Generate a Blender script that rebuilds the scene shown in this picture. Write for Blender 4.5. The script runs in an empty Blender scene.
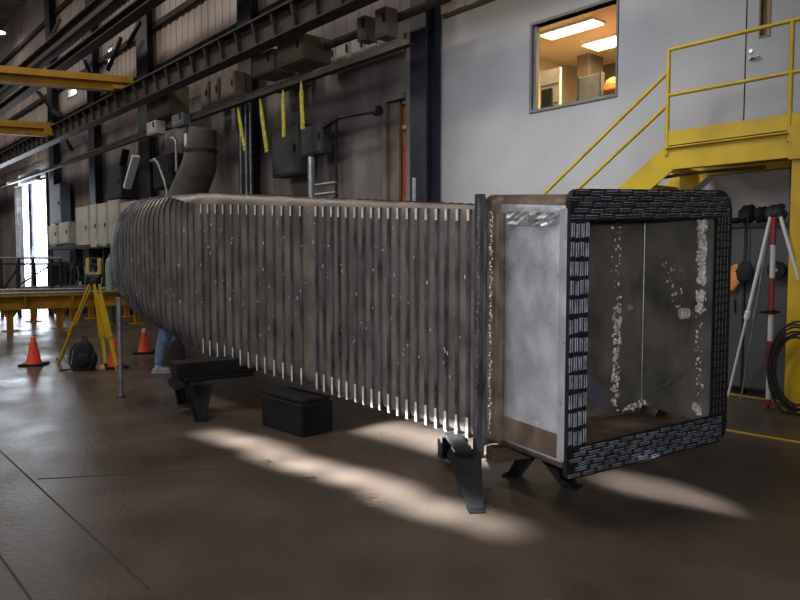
import bpy, bmesh, math, random
from mathutils import Vector, Matrix
random.seed(7)
C = bpy.context.scene.collection
PI = math.pi
# ------------------------------------------------------------------ camera frame
H = 1.65
FL = 700.0
PITCH = math.atan(42/FL)
cp, sp = math.cos(PITCH), math.sin(PITCH)
FW = Vector((0, cp, -sp)); UP = Vector((0, sp, cp)); RT = Vector((1, 0, 0)); EYE = Vector((0, 0, H))
def ray(px, py): return FW + RT*((px-400)/FL) + UP*((300-py)/FL)
def gp(px, py, z=0.0):
    d = ray(px, py); return EYE + d*((z-H)/d.z)
def dp(px, py, Y):
    d = ray(px, py); return EYE + d*(Y/d.y)
# wall frame: s runs right along the office wall, n out into the hall
WA = math.atan(600/700)
U = Vector((math.sin(WA), -math.cos(WA), 0)); NR = Vector((-math.cos(WA), -math.sin(WA), 0))
P0 = Vector((4.12, 8.37, 0)); RZ = math.atan2(U.y, U.x)
def W(s, n, z=0.0): return P0 + U*s + NR*n + Vector((0, 0, z))
def wp(px, py, n):
    d = ray(px, py); p0 = P0 + NR*n
    t = (p0-EYE).dot(NR)/d.dot(NR); p = EYE + d*t
    return (p-P0).dot(U), p.z
def sn(p): return (p-P0).dot(U), (p-P0).dot(NR)

# ------------------------------------------------------------------ materials
def mat(name, c1, c2=None, rough=.6, metal=0.0, scale=4.0, bump=0.0, bscale=None, stretch=(1,1,1), detail=5, rvar=0.0, spec=.5, contrast=(.35,.65)):
    m = bpy.data.materials.new(name); m.use_nodes = True
    nt = m.node_tree; b = nt.nodes['Principled BSDF']
    b.inputs['Roughness'].default_value = rough; b.inputs['Metallic'].default_value = metal
    b.inputs['Specular IOR Level'].default_value = spec
    tc = nt.nodes.new('ShaderNodeTexCoord'); mp = nt.nodes.new('ShaderNodeMapping')
    mp.inputs['Scale'].default_value = stretch; nt.links.new(tc.outputs['Object'], mp.inputs['Vector'])
    nz = nt.nodes.new('ShaderNodeTexNoise'); nz.inputs['Scale'].default_value = scale; nz.inputs['Detail'].default_value = detail
    nt.links.new(mp.outputs[0], nz.inputs['Vector'])
    cr = nt.nodes.new('ShaderNodeValToRGB')
    if c2 is None: c2 = tuple(x*.72 for x in c1)
    cr.color_ramp.elements[0].position = contrast[0]; cr.color_ramp.elements[1].position = contrast[1]
    cr.color_ramp.elements[0].color = (*c2, 1); cr.color_ramp.elements[1].color = (*c1, 1)
    nt.links.new(nz.outputs['Fac'], cr.inputs[0]); nt.links.new(cr.outputs[0], b.inputs['Base Color'])
    if rvar:
        mr = nt.nodes.new('ShaderNodeMapRange'); mr.inputs['To Min'].default_value = max(.05, rough-rvar); mr.inputs['To Max'].default_value = min(1, rough+rvar)
        mr.inputs['From Min'].default_value = .3; mr.inputs['From Max'].default_value = .7
        nt.links.new(nz.outputs['Fac'], mr.inputs['Value']); nt.links.new(mr.outputs[0], b.inputs['Roughness'])
    if bump:
        n2 = nt.nodes.new('ShaderNodeTexNoise'); n2.inputs['Scale'].default_value = bscale or scale*4; n2.inputs['Detail'].default_value = 4
        nt.links.new(mp.outputs[0], n2.inputs['Vector'])
        bp = nt.nodes.new('ShaderNodeBump'); bp.inputs['Strength'].default_value = bump; bp.inputs['Distance'].default_value = .02
        nt.links.new(n2.outputs['Fac'], bp.inputs['Height']); nt.links.new(bp.outputs[0], b.inputs['Normal'])
    return m
def emit(name, c, s):
    m = bpy.data.materials.new(name); m.use_nodes = True
    b = m.node_tree.nodes['Principled BSDF']; b.inputs['Base Color'].default_value = (*c, 1)
    b.inputs['Emission Color'].default_value = (*c, 1); b.inputs['Emission Strength'].default_value = s
    return m
M = {}
M['panel'] = mat('stainless_panel', (.27,.228,.198), (.145,.123,.108), .45, .3, 3.2, .25, 22, (1,1,1), 9, .12)
M['rib'] = mat('rib_steel', (.20,.205,.235), (.07,.075,.095), .36, .5, 12, .2, 40, rvar=.12, stretch=(1,1,.3))
M['tip'] = mat('lit_rib_tip', (.90,.86,.83), (.6,.56,.55), .45, .1, 14)  # near-white: the light catching the rib ends is put into their colour
M['silver'] = mat('polished_plate', (.60,.63,.70), (.44,.465,.53), .38, .35, 6, .35, 14, rvar=.14)
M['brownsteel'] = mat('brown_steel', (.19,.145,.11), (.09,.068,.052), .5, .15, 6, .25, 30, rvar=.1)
M['inner'] = mat('inner_plate', (.26,.245,.225), (.095,.088,.082), .42, .15, 2.2, .3, 10, detail=9, rvar=.15)
M['innerfloor'] = mat('inner_bottom_plate', (.40,.28,.18), (.12,.085,.06), .5, .25, 3.0, .3, 12, detail=9, rvar=.12)
M['weld'] = mat('weld_and_glint', (1,.97,.97), (.62,.58,.56), .3, .2, 30, .8, 60, contrast=(.42,.56))
M['foil'] = mat('foil_strip', (.75,.78,.85), (.35,.37,.42), .3, .7, 8, .6, 18)
M['rubber'] = mat('black_rubber', (.010,.011,.014), (.004,.004,.006), .5, 0, 10)
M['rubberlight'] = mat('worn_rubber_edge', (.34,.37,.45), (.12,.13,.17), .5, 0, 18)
M['floor'] = mat('concrete_floor', (.092,.069,.053), (.053,.041,.032), .36, 0, 1.3, .14, 24, (1,1,1), 10, .12, .28, (.3,.7))
M['joint'] = mat('floor_joint', (.03,.024,.02), rough=.8)
M['black'] = mat('black_steel', (.012,.012,.014), (.004,.004,.005), .75, 0, 6, spec=.25)
M['darksteel'] = mat('dark_steel', (.035,.034,.036), (.012,.012,.013), .55, .3, 5)
M['column'] = mat('blue_black_paint', (.028,.032,.045), (.018,.02,.028), .5, .1, 2)
M['yellow'] = mat('yellow_paint', (.60,.40,.012), (.47,.30,.01), .45, 0, 3)
M['crane'] = mat('crane_paint', (.50,.26,.012), (.30,.15,.008), .75, 0, 2)
M['wallpaint'] = mat('painted_block', (.42,.40,.39), (.345,.33,.32), .75, 0, .8, .05, 30)
M['doorpaint'] = mat('grey_door_paint', (.37,.36,.36), (.33,.32,.32), .6, 0, 1.5)
M['concrete'] = mat('dirty_concrete', (.27,.24,.23), (.11,.10,.098), .85, 0, .9, .2, 10, (1,1,.35), 8)
M['siding'] = mat('metal_siding', (.62,.52,.47), (.42,.35,.32), .7, .0, .5, .1, 8, (1,1,.5))
M['roof'] = mat('roof_deck', (.30,.29,.25), (.17,.165,.15), .8, 0, .6)
M['rust'] = mat('rusty_beam', (.16,.095,.055), (.06,.04,.03), .7, .2, 3)
M['browndark'] = mat('dark_brown_beam', (.065,.047,.038), (.022,.018,.017), .7, .2, 3)
M['tan'] = mat('tan_cabinet_paint', (.22,.17,.125), (.14,.11,.085), .7, 0, 2)
M['greypanel'] = mat('grey_panel_paint', (.58,.54,.51), (.40,.37,.35), .65, 0, 2, stretch=(1,1,.4))
M['cream'] = mat('cream_cabinet_paint', (.55,.52,.45), (.42,.40,.35), .6, 0, 2)
M['darkgrey'] = mat('dark_grey_paint', (.062,.06,.064), (.04,.039,.042), .7, 0, 1.5)
M['greymetal'] = mat('galvanised', (.35,.36,.38), (.22,.23,.25), .4, .6, 8)
M['shiny'] = mat('shiny_pipe', (.6,.62,.66), (.4,.41,.44), .25, .8, 8)
M['olive'] = mat('olive_grey_duct', (.145,.135,.115), (.085,.08,.07), .65, .2, 2, .2, 12)
M['cone'] = mat('cone_orange', (1.0,.085,.04), (.90,.065,.03), .5, 0, 5)
M['white'] = mat('white_plastic', (.75,.75,.76), (.62,.62,.64), .5, 0, 6)
M['red'] = mat('pole_red', (.17,.010,.016), (.30,.01,.015), .4, 0, 6)
M['strap'] = mat('strap_yellow', (.80,.76,.08), (.40,.37,.02), .7, 0, 10)
M['orange'] = mat('orange_plastic', (.70,.25,.05), (.5,.17,.03), .5, 0, 6)
M['jeans'] = mat('blue_denim', (.26,.36,.56), (.14,.21,.37), .85, 0, 18)
M['jacket'] = mat('brown_jacket', (.05,.037,.033), (.03,.022,.02), .9, 0, 14)
M['skin'] = mat('skin', (.45,.26,.19), (.38,.21,.15), .5, 0, 10)
M['hair'] = mat('dark_hair', (.03,.02,.015), rough=.7)
M['shoe'] = mat('pale_shoe', (.55,.55,.56), (.40,.40,.42), .6, 0, 10)
M['fabric'] = mat('black_fabric', (.010,.010,.012), (.005,.005,.006), .85, 0, 14)
M['wood'] = mat('old_timber', (.075,.048,.03), (.035,.023,.015), .8, 0, 5, .2, 30, (1,4,4))
M['instr'] = mat('instrument_yellow', (.62,.45,.16), (.5,.35,.12), .5, 0, 8)
M['hose'] = mat('black_hose', (.02,.017,.015), rough=.5)
M['green'] = mat('green_cylinder', (.22,.34,.28), (.15,.24,.2), .4, 0, 6)
M['bluegrey'] = mat('blue_grey_sheet', (.14,.16,.21), (.09,.10,.14), .6, .1, 2)
M['officewall'] = mat('office_plaster', (.80,.68,.46), (.76,.64,.43), .8, 0, 1)
M['officeceil'] = mat('office_ceiling', (.7,.6,.42), (.66,.56,.4), .85, 0, 1)
M['greyblue'] = mat('partition_fabric', (.20,.19,.18), (.16,.155,.15), .9, 0, 8)
M['frame'] = mat('window_frame_paint', (.20,.185,.17), (.14,.13,.12), .6, 0, 5)
M['lamp'] = emit('office_fluorescent', (1.0,.86,.5), 12.0)
M['highbay'] = emit('high_bay_lamp', (1.0,.97,.92), 6.0)
M['dullwhite'] = mat('dull_white_paint', (.50,.50,.49), (.42,.42,.41), .5, 0, 6)
M['red_text'] = mat('red_lettering', (.55,.03,.05), rough=.6)
def glass():
    m = bpy.data.materials.new('window_glass'); m.use_nodes = True; nt = m.node_tree
    for n in list(nt.nodes): nt.nodes.remove(n)
    o = nt.nodes.new('ShaderNodeOutputMaterial'); mx = nt.nodes.new('ShaderNodeMixShader'); mx.inputs[0].default_value = .07
    t = nt.nodes.new('ShaderNodeBsdfTransparent'); t.inputs[0].default_value = (.97,.97,.95,1)
    g = nt.nodes.new('ShaderNodeBsdfGlossy'); g.inputs['Roughness'].default_value = .03
    nt.links.new(t.outputs[0], mx.inputs[1]); nt.links.new(g.outputs[0], mx.inputs[2]); nt.links.new(mx.outputs[0], o.inputs[0]); return m
M['glass'] = glass()

# ------------------------------------------------------------------ mesh builder
class MB:
    def __init__(s): s.v = []; s.f = []; s.m = []; s.cur = 0
    def add(s, vs, fs):
        o = len(s.v); s.v += [tuple(v) for v in vs]
        for f in fs: s.f.append(tuple(i+o for i in f)); s.m.append(s.cur)
    def box(s, x0, x1, y0, y1, z0, z1, mtx=None):
        vs = [Vector((x, y, z)) for z in (z0, z1) for y in (y0, y1) for x in (x0, x1)]
        if mtx: vs = [mtx @ v for v in vs]
        s.add(vs, [(0,2,3,1),(4,5,7,6),(0,1,5,4),(2,6,7,3),(0,4,6,2),(1,3,7,5)]); return s
    def bar(s, p, q, w, h=None, up=(0,0,1)):
        p, q = Vector(p), Vector(q); h = h or w; d = (q-p); L = d.length; d = d/L
        u = Vector(up)
        if abs(d.dot(u)) > .98: u = Vector((1,0,0))
        a = d.cross(u).normalized(); b = a.cross(d)
        vs = [p + d*(L*k) + a*(i*w/2) + b*(j*h/2) for k in (0,1) for j in (-1,1) for i in (-1,1)]
        s.add(vs, [(0,2,3,1),(4,5,7,6),(0,1,5,4),(2,6,7,3),(0,4,6,2),(1,3,7,5)]); return s
    def tube(s, pts, r, n=10, cap=True):
        pts = [Vector(p) for p in pts]; rs = r if isinstance(r, (list, tuple)) else [r]*len(pts)
        rings = []; prev = None
        for i, p in enumerate(pts):
            if i == 0: d = pts[1]-p
            elif i == len(pts)-1: d = p-pts[i-1]
            else: d = (pts[i+1]-p).normalized() + (p-pts[i-1]).normalized()
            d.normalize()
            a = prev if prev else (Vector((0,0,1)) if abs(d.z) < .9 else Vector((1,0,0)))
            a = (a - d*a.dot(d)).normalized(); prev = a; b = d.cross(a)
            rings.append([p + (a*math.cos(2*PI*k/n) + b*math.sin(2*PI*k/n))*rs[i] for k in range(n)])
        vs = [v for R in rings for v in R]; fs = []
        for i in range(len(pts)-1):
            for k in range(n):
                k2 = (k+1) % n; fs.append((i*n+k, i*n+k2, (i+1)*n+k2, (i+1)*n+k))
        if cap: fs.append(tuple(range(n))[::-1]); fs.append(tuple((len(pts)-1)*n+k for k in range(n)))
        s.add(vs, fs); return s
    def lathe(s, prof, n=24, c=(0,0,0)):
        vs = [(c[0]+r*math.cos(2*PI*k/n), c[1]+r*math.sin(2*PI*k/n), c[2]+z) for r, z in prof for k in range(n)]
        fs = []
        for i in range(len(prof)-1):
            for k in range(n):
                k2 = (k+1) % n; fs.append((i*n+k, i*n+k2, (i+1)*n+k2, (i+1)*n+k))
        if prof[0][0] > 1e-4: fs.append(tuple(range(n))[::-1])
        if prof[-1][0] > 1e-4: fs.append(tuple((len(prof)-1)*n+k for k in range(n)))
        s.add(vs, fs); return s
    def prism(s, poly, d0, d1, ax=1):
        # poly in the two other axes, extruded along ax
        def mk(a, b, d): return (d, a, b) if ax == 0 else ((a, d, b) if ax == 1 else (a, b, d))
        n = len(poly); vs = [mk(a, b, d0) for a, b in poly] + [mk(a, b, d1) for a, b in poly]
        s.add(vs, [tuple(range(n)), tuple(range(n, 2*n))[::-1]] + [(i, (i+1) % n, n+(i+1) % n, n+i) for i in range(n)]); return s
    def ball(s, c, rx, ry=None, rz=None, n=14, jit=0):
        ry = ry or rx; rz = rz or rx; vs = []; fs = []; m = n//2
        for i in range(m+1):
            th = PI*i/m
            for k in range(n):
                ph = 2*PI*k/n; j = 1+random.uniform(-jit, jit) if 0 < i < m else 1
                vs.append((c[0]+rx*j*math.sin(th)*math.cos(ph), c[1]+ry*j*math.sin(th)*math.sin(ph), c[2]+rz*j*math.cos(th)))
        for i in range(m):
            for k in range(n): fs.append((i*n+k, (i+1)*n+k, (i+1)*n+(k+1) % n, i*n+(k+1) % n))
        s.add(vs, fs); return s
    def build(s, name, mats, parent=None, loc=None, rz=0, bevel=0, smooth=False, weld=False):
        me = bpy.data.meshes.new(name); me.from_pydata(s.v, [], s.f)
        for m in (mats if isinstance(mats, (list, tuple)) else [mats]): me.materials.append(M[m] if isinstance(m, str) else m)
        for p, k in zip(me.polygons, s.m): p.material_index = k
        bm = bmesh.new(); bm.from_mesh(me)
        if weld or smooth: bmesh.ops.remove_doubles(bm, verts=bm.verts, dist=1e-5)
        bmesh.ops.recalc_face_normals(bm, faces=bm.faces)
        bm.to_mesh(me); bm.free()
        if smooth:
            for p in me.polygons: p.use_smooth = True
            try: me.set_sharp_from_angle(angle=math.radians(40))
            except Exception: pass
        o = bpy.data.objects.new(name, me); C.objects.link(o)
        if parent: o.parent = parent
        if loc is not None: o.location = loc
        o.rotation_euler = (0, 0, rz)
        if bevel:
            b = o.modifiers.new('bevel', 'BEVEL'); b.width = bevel; b.segments = 2; b.limit_method = 'ANGLE'
        return o
def tag(o, label, cat, group=None, kind=None):
    o['label'] = label; o['category'] = cat
    if group: o['group'] = group
    if kind: o['kind'] = kind
    return o
def thing(name, label, cat, loc=(0,0,0), rz=0, group=None):
    o = bpy.data.objects.new(name, None); o.empty_display_size = .1; C.objects.link(o)
    o.location = loc; o.rotation_euler = (0, 0, rz); return tag(o, label, cat, group)
def struct(o): o['kind'] = 'structure'; return o
def wthing(name, label, cat, s, n, z=0, group=None): return thing(name, label, cat, W(s, n, z), RZ, group)

# ------------------------------------------------------------------ SETTING
WN = -.5                                   # plane of the hall wall and the office front
def wall_with_holes(name, s0, s1, z0, z1, holes, m, n=WN, th=.25):
    xs = sorted(set([s0, s1] + [h[0] for h in holes] + [h[1] for h in holes])); zs = sorted(set([z0, z1] + [h[2] for h in holes] + [h[3] for h in holes]))
    xs = [x for x in xs if s0 <= x <= s1]; zs = [z for z in zs if z0 <= z <= z1]
    b = MB()
    for i in range(len(xs)-1):
        for j in range(len(zs)-1):
            cx, cz = (xs[i]+xs[i+1])/2, (zs[j]+zs[j+1])/2
            if any(h[0] < cx < h[1] and h[2] < cz < h[3] for h in holes): continue
            b.box(xs[i], xs[i+1], 0, th, zs[j], zs[j+1])
    return struct(b.build(name, m, loc=W(0, n, 0), rz=RZ))

b = MB(); b.box(-62, 16, -26, 6.5, -.2, 0); struct(b.build('floor', 'floor', loc=W(0, 0, 0), rz=RZ))
CE = 14.4
b = MB(); b.box(-62.2, 16.2, -26.2, 1, CE, CE+.2)
for k in range(78): b.box(-61.9+k, -61.6+k, -26, .45, CE-.12, CE)
struct(b.build('ceiling', 'roof', loc=W(0, 0, 0), rz=RZ))
b = MB(); b.box(-62, 16, -26.2, -26, 0, CE); struct(b.build('wall_front', 'concrete', loc=W(0, 0, 0), rz=RZ))
b = MB(); b.box(-62.2, -61.9, -26, 1, 0, CE); struct(b.build('wall_left', 'siding', loc=W(0, 0, 0), rz=RZ))
b = MB(); b.box(15.9, 16.2, -26, 6.5, 0, CE); struct(b.build('wall_right', 'wallpaint', loc=W(0, 0, 0), rz=RZ))

# office block
sL, zT = wp(443, 20, WN)
w0, wt = wp(533, 26, WN); w1, wb = wp(616, 97, WN); _, wb = wp(535, 110, WN)
slit0, _ = wp(762, 10, WN); slit1, slb = wp(770, 35, WN)
dS, _ = wp(747, 60, WN)
OF, OC = 3.0, 5.75
office_holes = [(w0, w1, wb, wt), (slit0, slit1, slb, slb+.75)]
o = wall_with_holes('wall_office', sL, 15.9, 0, zT, office_holes, 'wallpaint', th=.15)
b = MB(); b.box(sL, 15.9, .15, 6, OF-.2, OF); struct(b.build('floor', 'darkgrey', loc=W(0, WN, 0), rz=RZ))
b = MB(); b.box(sL, 15.9, 0.15, 6, zT-.02, zT+.1); struct(b.build('ceiling', 'roof', loc=W(0, WN, 0), rz=RZ))
b = MB(); b.box(sL+.1, 15.9, .152, 6, OC, OC+.05); struct(b.build('ceiling', 'officeceil', loc=W(0, WN, 0), rz=RZ))
b = MB(); b.box(sL, sL+.1, .15, 6, 0, zT-.02); struct(b.build('wall_left', 'officewall', loc=W(0, WN, 0), rz=RZ))
b = MB(); b.box(sL, 15.9, 5.9, 6, 0, zT-.02); struct(b.build('wall_back', 'officewall', loc=W(0, WN, 0), rz=RZ))
# window
wn = MB(); t = .045
for a in ((w0-t, w0, wb-t, wt+t), (w1, w1+t*.6, wb-t, wt+t), (w0, w1, wt, wt+t), (w0, w1, wb-t, wb)): wn.box(a[0], a[1], -.03, .15, a[2], a[3])
wf = struct(wn.build('window_1', 'frame', loc=W(0, WN, 0), rz=RZ, bevel=.006))
b = MB(); b.box(w0+.0, w0+.05, .03, .10, wb, wt); b.build('mullion', 'frame', wf)
b = MB(); b.box(w0, w1, .07, .078, wb, wt); b.build('pane', 'glass', wf)
# door leaf on platform with slit glazing
b = MB()
for a in ((dS, slit0, 3.02, 5.25), (slit1, dS+1.0, 3.02, 5.25), (slit0, slit1, 3.02, slb), (slit0, slit1, slb+.75, 5.25)): b.box(a[0], a[1], -.025, 0, a[2], a[3])
dr = struct(b.build('door_1', 'doorpaint', loc=W(0, WN, 0), rz=RZ))
b = MB(); b.box(dS-.015, dS, -.028, 0, 3.02, 5.3); b.build('door_gap', 'black', dr)
b = MB()
for a in ((slit0-.02, slit0, slb-.02, slb+.77), (slit1, slit1+.02, slb-.02, slb+.77), (slit0, slit1, slb-.02, slb)): b.box(a[0], a[1], -.035, .05, a[2], a[3])
b.build('glazing_bead', 'tan', dr)
b = MB(); b.box(slit0, slit1, .02, .025, slb, slb+.75); b.build('pane', 'glass', dr)
hs, hz = wp(752, 59, WN)
b = MB(); b.tube([(hs, -.02, hz), (hs, -.08, hz)], .018); b.tube([(hs, -.075, hz), (hs+.12, -.075, hz)], .013); b.lathe([(.0,0),(.035,0),(.035,.01)], 16, (hs, -.05, hz-.0)); b.tube([(hs, -.025, hz+.09), (hs, -.045, hz+.09)], .025)
b.build('door_handle', 'shiny', dr, smooth=True)

# hall wall, lower concrete and upper siding, with real openings
g0, gz = wp(16, 183, WN); g1, _ = wp(47, 170, WN); gz = wp(47, 176, WN)[1]
lw = 6.4
up1 = (wp(108, 60, WN)[0], wp(114, 60, WN)[0], wp(111, 66, WN)[1], wp(111, 46, WN)[1])
up2 = (wp(68, 90, WN)[0], wp(77, 90, WN)[0], wp(72, 98, WN)[1], wp(72, 86, WN)[1])
lo1 = (wp(99, 190, WN)[0], wp(104, 190, WN)[0], wp(101, 195, WN)[1], wp(101, 174, WN)[1])
dg0, dgz0 = wp(389, 250, WN); dg1, _ = wp(406, 205, WN); dgz = wp(396, 101, WN)[1]
wall_with_holes('wall_back', -61.9, sL, 0, lw, [(g0, g1, 0, gz), lo1, (dg0, dg1, 0, dgz)], 'concrete')
# corrugated upper siding
b = MB(); prof = []; x = -61.9
holes = [up1, up2]
zs = sorted(set([lw, CE] + [h[2] for h in holes] + [h[3] for h in holes]))
k = 0
while x < 15.9:
    x2 = x+.22; dy = .022 if k % 2 else 0
    for j in range(len(zs)-1):
        cz = (zs[j]+zs[j+1])/2
        if any(h[0] < (x+x2)/2 < h[1] and h[2] < cz < h[3] for h in holes): continue
        zz0 = zs[j] if (x < sL-.2 or j) else zT+.1
        if zz0 >= zs[j+1]: continue
        b.box(x, x2, -dy, .2, zz0, zs[j+1])
    x = x2; k += 1
struct(b.build('wall_upper', 'siding', loc=W(0, WN, 0), rz=RZ))
for k, (z, d) in enumerate(((9.0,.1),(10.6,.1),(12.3,.1),(7.6,.1))):
    b = MB(); b.box(-61.8, 15.8, -.16, -.05, z, z+.18); struct(b.build('trim_%d' % (k+1), 'browndark', loc=W(0, WN, 0), rz=RZ))
# windows in the upper wall: frames with panes
for k, h in enumerate((up1, up2, lo1)):
    b = MB()
    for a in ((h[0], h[0]+.08, h[2], h[3]), (h[1]-.08, h[1], h[2], h[3]), (h[0], h[1], h[2], h[2]+.08), (h[0], h[1], h[3]-.08, h[3])): b.box(a[0], a[1], -.02, .1, a[2], a[3])
    f = struct(b.build('window_%d' % (k+2), 'frame', loc=W(0, WN, 0), rz=RZ))
    b = MB(); b.box(h[0]+.08, h[1]-.08, .05, .056, h[2]+.08, h[3]-.08); b.build('pane', 'glass', f)
# big daylight door: jamb, leaf half slid open, transom window
b = MB(); b.box(g0-.15, g0, -.1, .3, 0, gz+.2); b.box(g1, g1+.15, -.1, .3, 0, gz+.2); b.box(g0, g1, -.1, .3, gz, gz+.2)
d2 = struct(b.build('door_2', 'darksteel', loc=W(0, WN, 0), rz=RZ))
b = MB(); m0 = wp(27, 200, WN)[0]; m1 = wp(30, 200, WN)[0]; b.box(m0, m1, .05, .15, 0, gz); b.build('door_post', 'bluegrey', d2)
# doorway with orange sign panel left of the dark column
b = MB(); b.box(dg0-.12, dg0, -.08, .1, 0, dgz+.12); b.box(dg0, dg1, -.08, .1, dgz, dgz+.12)
d3 = struct(b.build('door_3', 'tan', loc=W(0, WN, 0), rz=RZ))
b = MB(); b.box(dg0, dg0+(dg1-dg0)*.55, .02, .08, 0, dgz); b.build('door_leaf', 'tan', d3)
b = MB(); b.box(dg0, dg1, .20, .24, 0, dgz); b.build('backing_panel', 'orange', d3)
b = MB(); q0 = dg0+(dg1-dg0)*.66; q1 = dg0+(dg1-dg0)*.82; zz = wp(403, 150, WN)[1]
for k in range(7): b.box(q0, q1, .085, .10, zz-.14*k, zz-.14*k+.09)
b.build('red_lettering', 'red_text', d3)
b = MB(); zz = wp(402, 128, WN)[1]; b.box(dg0+(dg1-dg0)*.6, dg1, .08, .1, zz, zz+.06); b.box(dg0+(dg1-dg0)*.6, dg1, .08, .1, zz+.5, zz+.9); b.build('pale_notice', 'cream', d3)

# floor paint and joints
def floor_strip(name, p, q, w, m, z=.004):
    p, q = Vector(p), Vector(q); d = (q-p); a = math.atan2(d.y, d.x); L = d.length
    b = MB(); b.box(0, L, -w/2, w/2, 0, z); return struct(b.build(name, m, loc=(p.x, p.y, 0), rz=a))
pa, pb = gp(690, 424), gp(800, 442.5)
floor_strip('trim_5', pa, pb + (pb-pa)*1.5, .055, 'yellow')
floor_strip('trim_6', W(-2.0, .06), W(3.0, .06), .05, 'yellow')
for k, (a, c) in enumerate((((-60, 395), (150, 590)), ((-40, 500), (60, 640)), ((38, 479), (240, 468)))):
    floor_strip('trim_%d' % (k+7), gp(*a), gp(*c), .012, 'joint', .002)

# ------------------------------------------------------------------ STEEL COLUMNS
def column(px0, label):
    s0, _ = wp(px0, 100, -.1)
    r = wthing('steel_column', label, 'column', s0, -.1)
    w, d, tf = (.42, .38, .04) if px0 > 300 else ((.95 if px0 == 137 else .7), .5, .04)
    b = MB(); b.box(0, w, 0, tf, 0, CE-.3); b.box(0, w, d-tf, d, 0, CE-.3); b.build('flange', 'column', r)
    b = MB(); b.box(w/2-.02, w/2+.02, tf, d-tf, 0, CE-.3); b.build('web', 'column', r)
    b = MB(); b.box(-.08, w+.08, -.08, d, 0, .05); b.build('base_plate', 'column', r)
    return r
column(410, 'dark blue-black steel column at the left edge of the white office wall')
column(238, 'dark steel column behind the yellow straps, above the middle of the ribbed duct')
for px, l in ((137, 'dark steel column above the olive duct elbow, right of the upper yellow crane beam'), (87, 'dark steel column between the two bright upper windows'), (47, 'dark steel column beside the right jamb of the bright doorway')):
    column(px, l)
# bracing
def diag(px0, py0, px1, py1, n, w, m, label, name='steel_brace', cat='brace'):
    s0, z0 = wp(px0, py0, n); s1, z1 = wp(px1, py1, n)
    b = MB(); b.bar((0,0,0), (s1-s0, 0, z1-z0), w, .1); return tag(b.build(name, m, loc=W(s0, n, z0), rz=RZ), label, cat)
diag(127, 188, 136, 156, .85, .22, 'white', 'pale blue-grey slanting plate left of the olive duct elbow', 'sheet_panel', 'panel')
diag(117, 188, 126, 150, .2, .22, 'darksteel', 'dark slanting brace left of the olive duct elbow')
diag(108, 70, 121, 38, .3, .1, 'browndark', 'dark diagonal brace beside the upper bright window')
diag(60, 118, 38, 92, .3, .16, 'browndark', 'dark diagonal brace between the two yellow crane beams')

for k, (a_, b_, c_, d_) in enumerate(((60, 20, 43, 52), (64, 62, 84, 40), (100, 92, 84, 60), (38, 150, 28, 128), (72, 150, 60, 128), (128, 45, 140, 22))):
    diag(a_, b_, c_, d_, .5, .09, 'darksteel', ('thin dark brace crossing left of the second runway at top left', 'thin dark brace just under the second runway', 'thin dark brace beside the small lower bright window', 'thin dark brace above the bright doorway', 'thin dark brace between bright doorway and dark column', 'thin dark brace beside the upper bright window, near the top')[k])
# ------------------------------------------------------------------ RUNWAYS
def runway(name, label, n, z0, z1, s0, s1, m, railm, stiff=0, cat='crane rail'):
    r = wthing(name, label, cat, 0, n, 0)
    b = MB(); b.box(s0, s1, -.18, .18, z1-.04, z1); b.build('top_flange', m, r)
    b = MB(); b.box(s0, s1, -.02, .02, z0+.03, z1-.04); b.build('web', m, r)
    b = MB(); b.box(s0, s1, -.16, .16, z0, z0+.03); b.build('bottom_flange', m, r)
    b = MB(); b.box(s0, s1, -.04, .04, z1, z1+.08); b.build('rail', railm, r)
    if stiff:
        k = s0+.3; q = 0
        while k < s1 and q < 60:
            b = MB(); b.prism([(-.16, z1-.04), (0, z1-.04), (0, z0+.03), (-.05, z0+.03)], k, k+.06, 0); b.build('bracket', 'browndark', r); k += stiff; q += 1
    return r
runway('crane_runway', 'dark lower crane runway with rusty rail and brackets along the wall', 1.2, 5.95, 6.5, -45, -1.5, 'browndark', 'rust', .75)
runway('crane_runway', 'topmost brown crane runway girder high at upper left', 1.6, 8.70, 9.15, -50, -4, 'browndark', 'rust')
runway('crane_runway', 'second brown runway girder with a bright rail, just under the topmost one', 1.6, 8.0, 8.25, -50, -4, 'browndark', 'shiny')
# ledge angle + conduits
r = wthing('wall_ledge', 'thin brown ledge angle running along the wall below the runway', 'ledge', 0, .6)
zC = wp(220, 108, .6)[1]; sC = wp(408, 44, .6)[0]
b = MB(); b.box(-48, sC, -.02, .02, zC-.05, zC+.05); b.build('front_lip', 'tan', r)
b = MB(); b.box(-48, sC, .02, .14, zC-.05, zC-.02); b.build('shelf_plate', 'browndark', r)
for k in range(3):
    b = MB(); a0 = wp(60, 150, .6)[0]; a1 = wp(290, 80, .6)[0]
    b.tube([(0,0,0), (a1-a0-k*1.2, 0, 0)], .03, 8)
    tag(b.build('conduit', 'shiny', loc=W(a0, .56-.10*k, zC+.10+.055*k), rz=RZ, smooth=True), ('lowest', 'middle', 'topmost')[k]+' of the three shiny conduits lying on the wall ledge', 'conduit', None)
# upper ledge
r = wthing('wall_ledge', 'dark upper ledge beam above the grey panel row, left of the dark column', 'ledge', 0, .35)
z1_ = wp(387, 22, .35)[1]; a0 = wp(310, 60, .35)[0]; a1 = wp(450, 5, .35)[0]
b = MB(); b.box(a0, a1, -.03, .03, z1_-.07, z1_+.07); b.build('face_plate', 'browndark', r)
b = MB(); b.box(a0, a1, .03, .2, z1_+.05, z1_+.1); b.build('shelf_plate', 'browndark', r)

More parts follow.
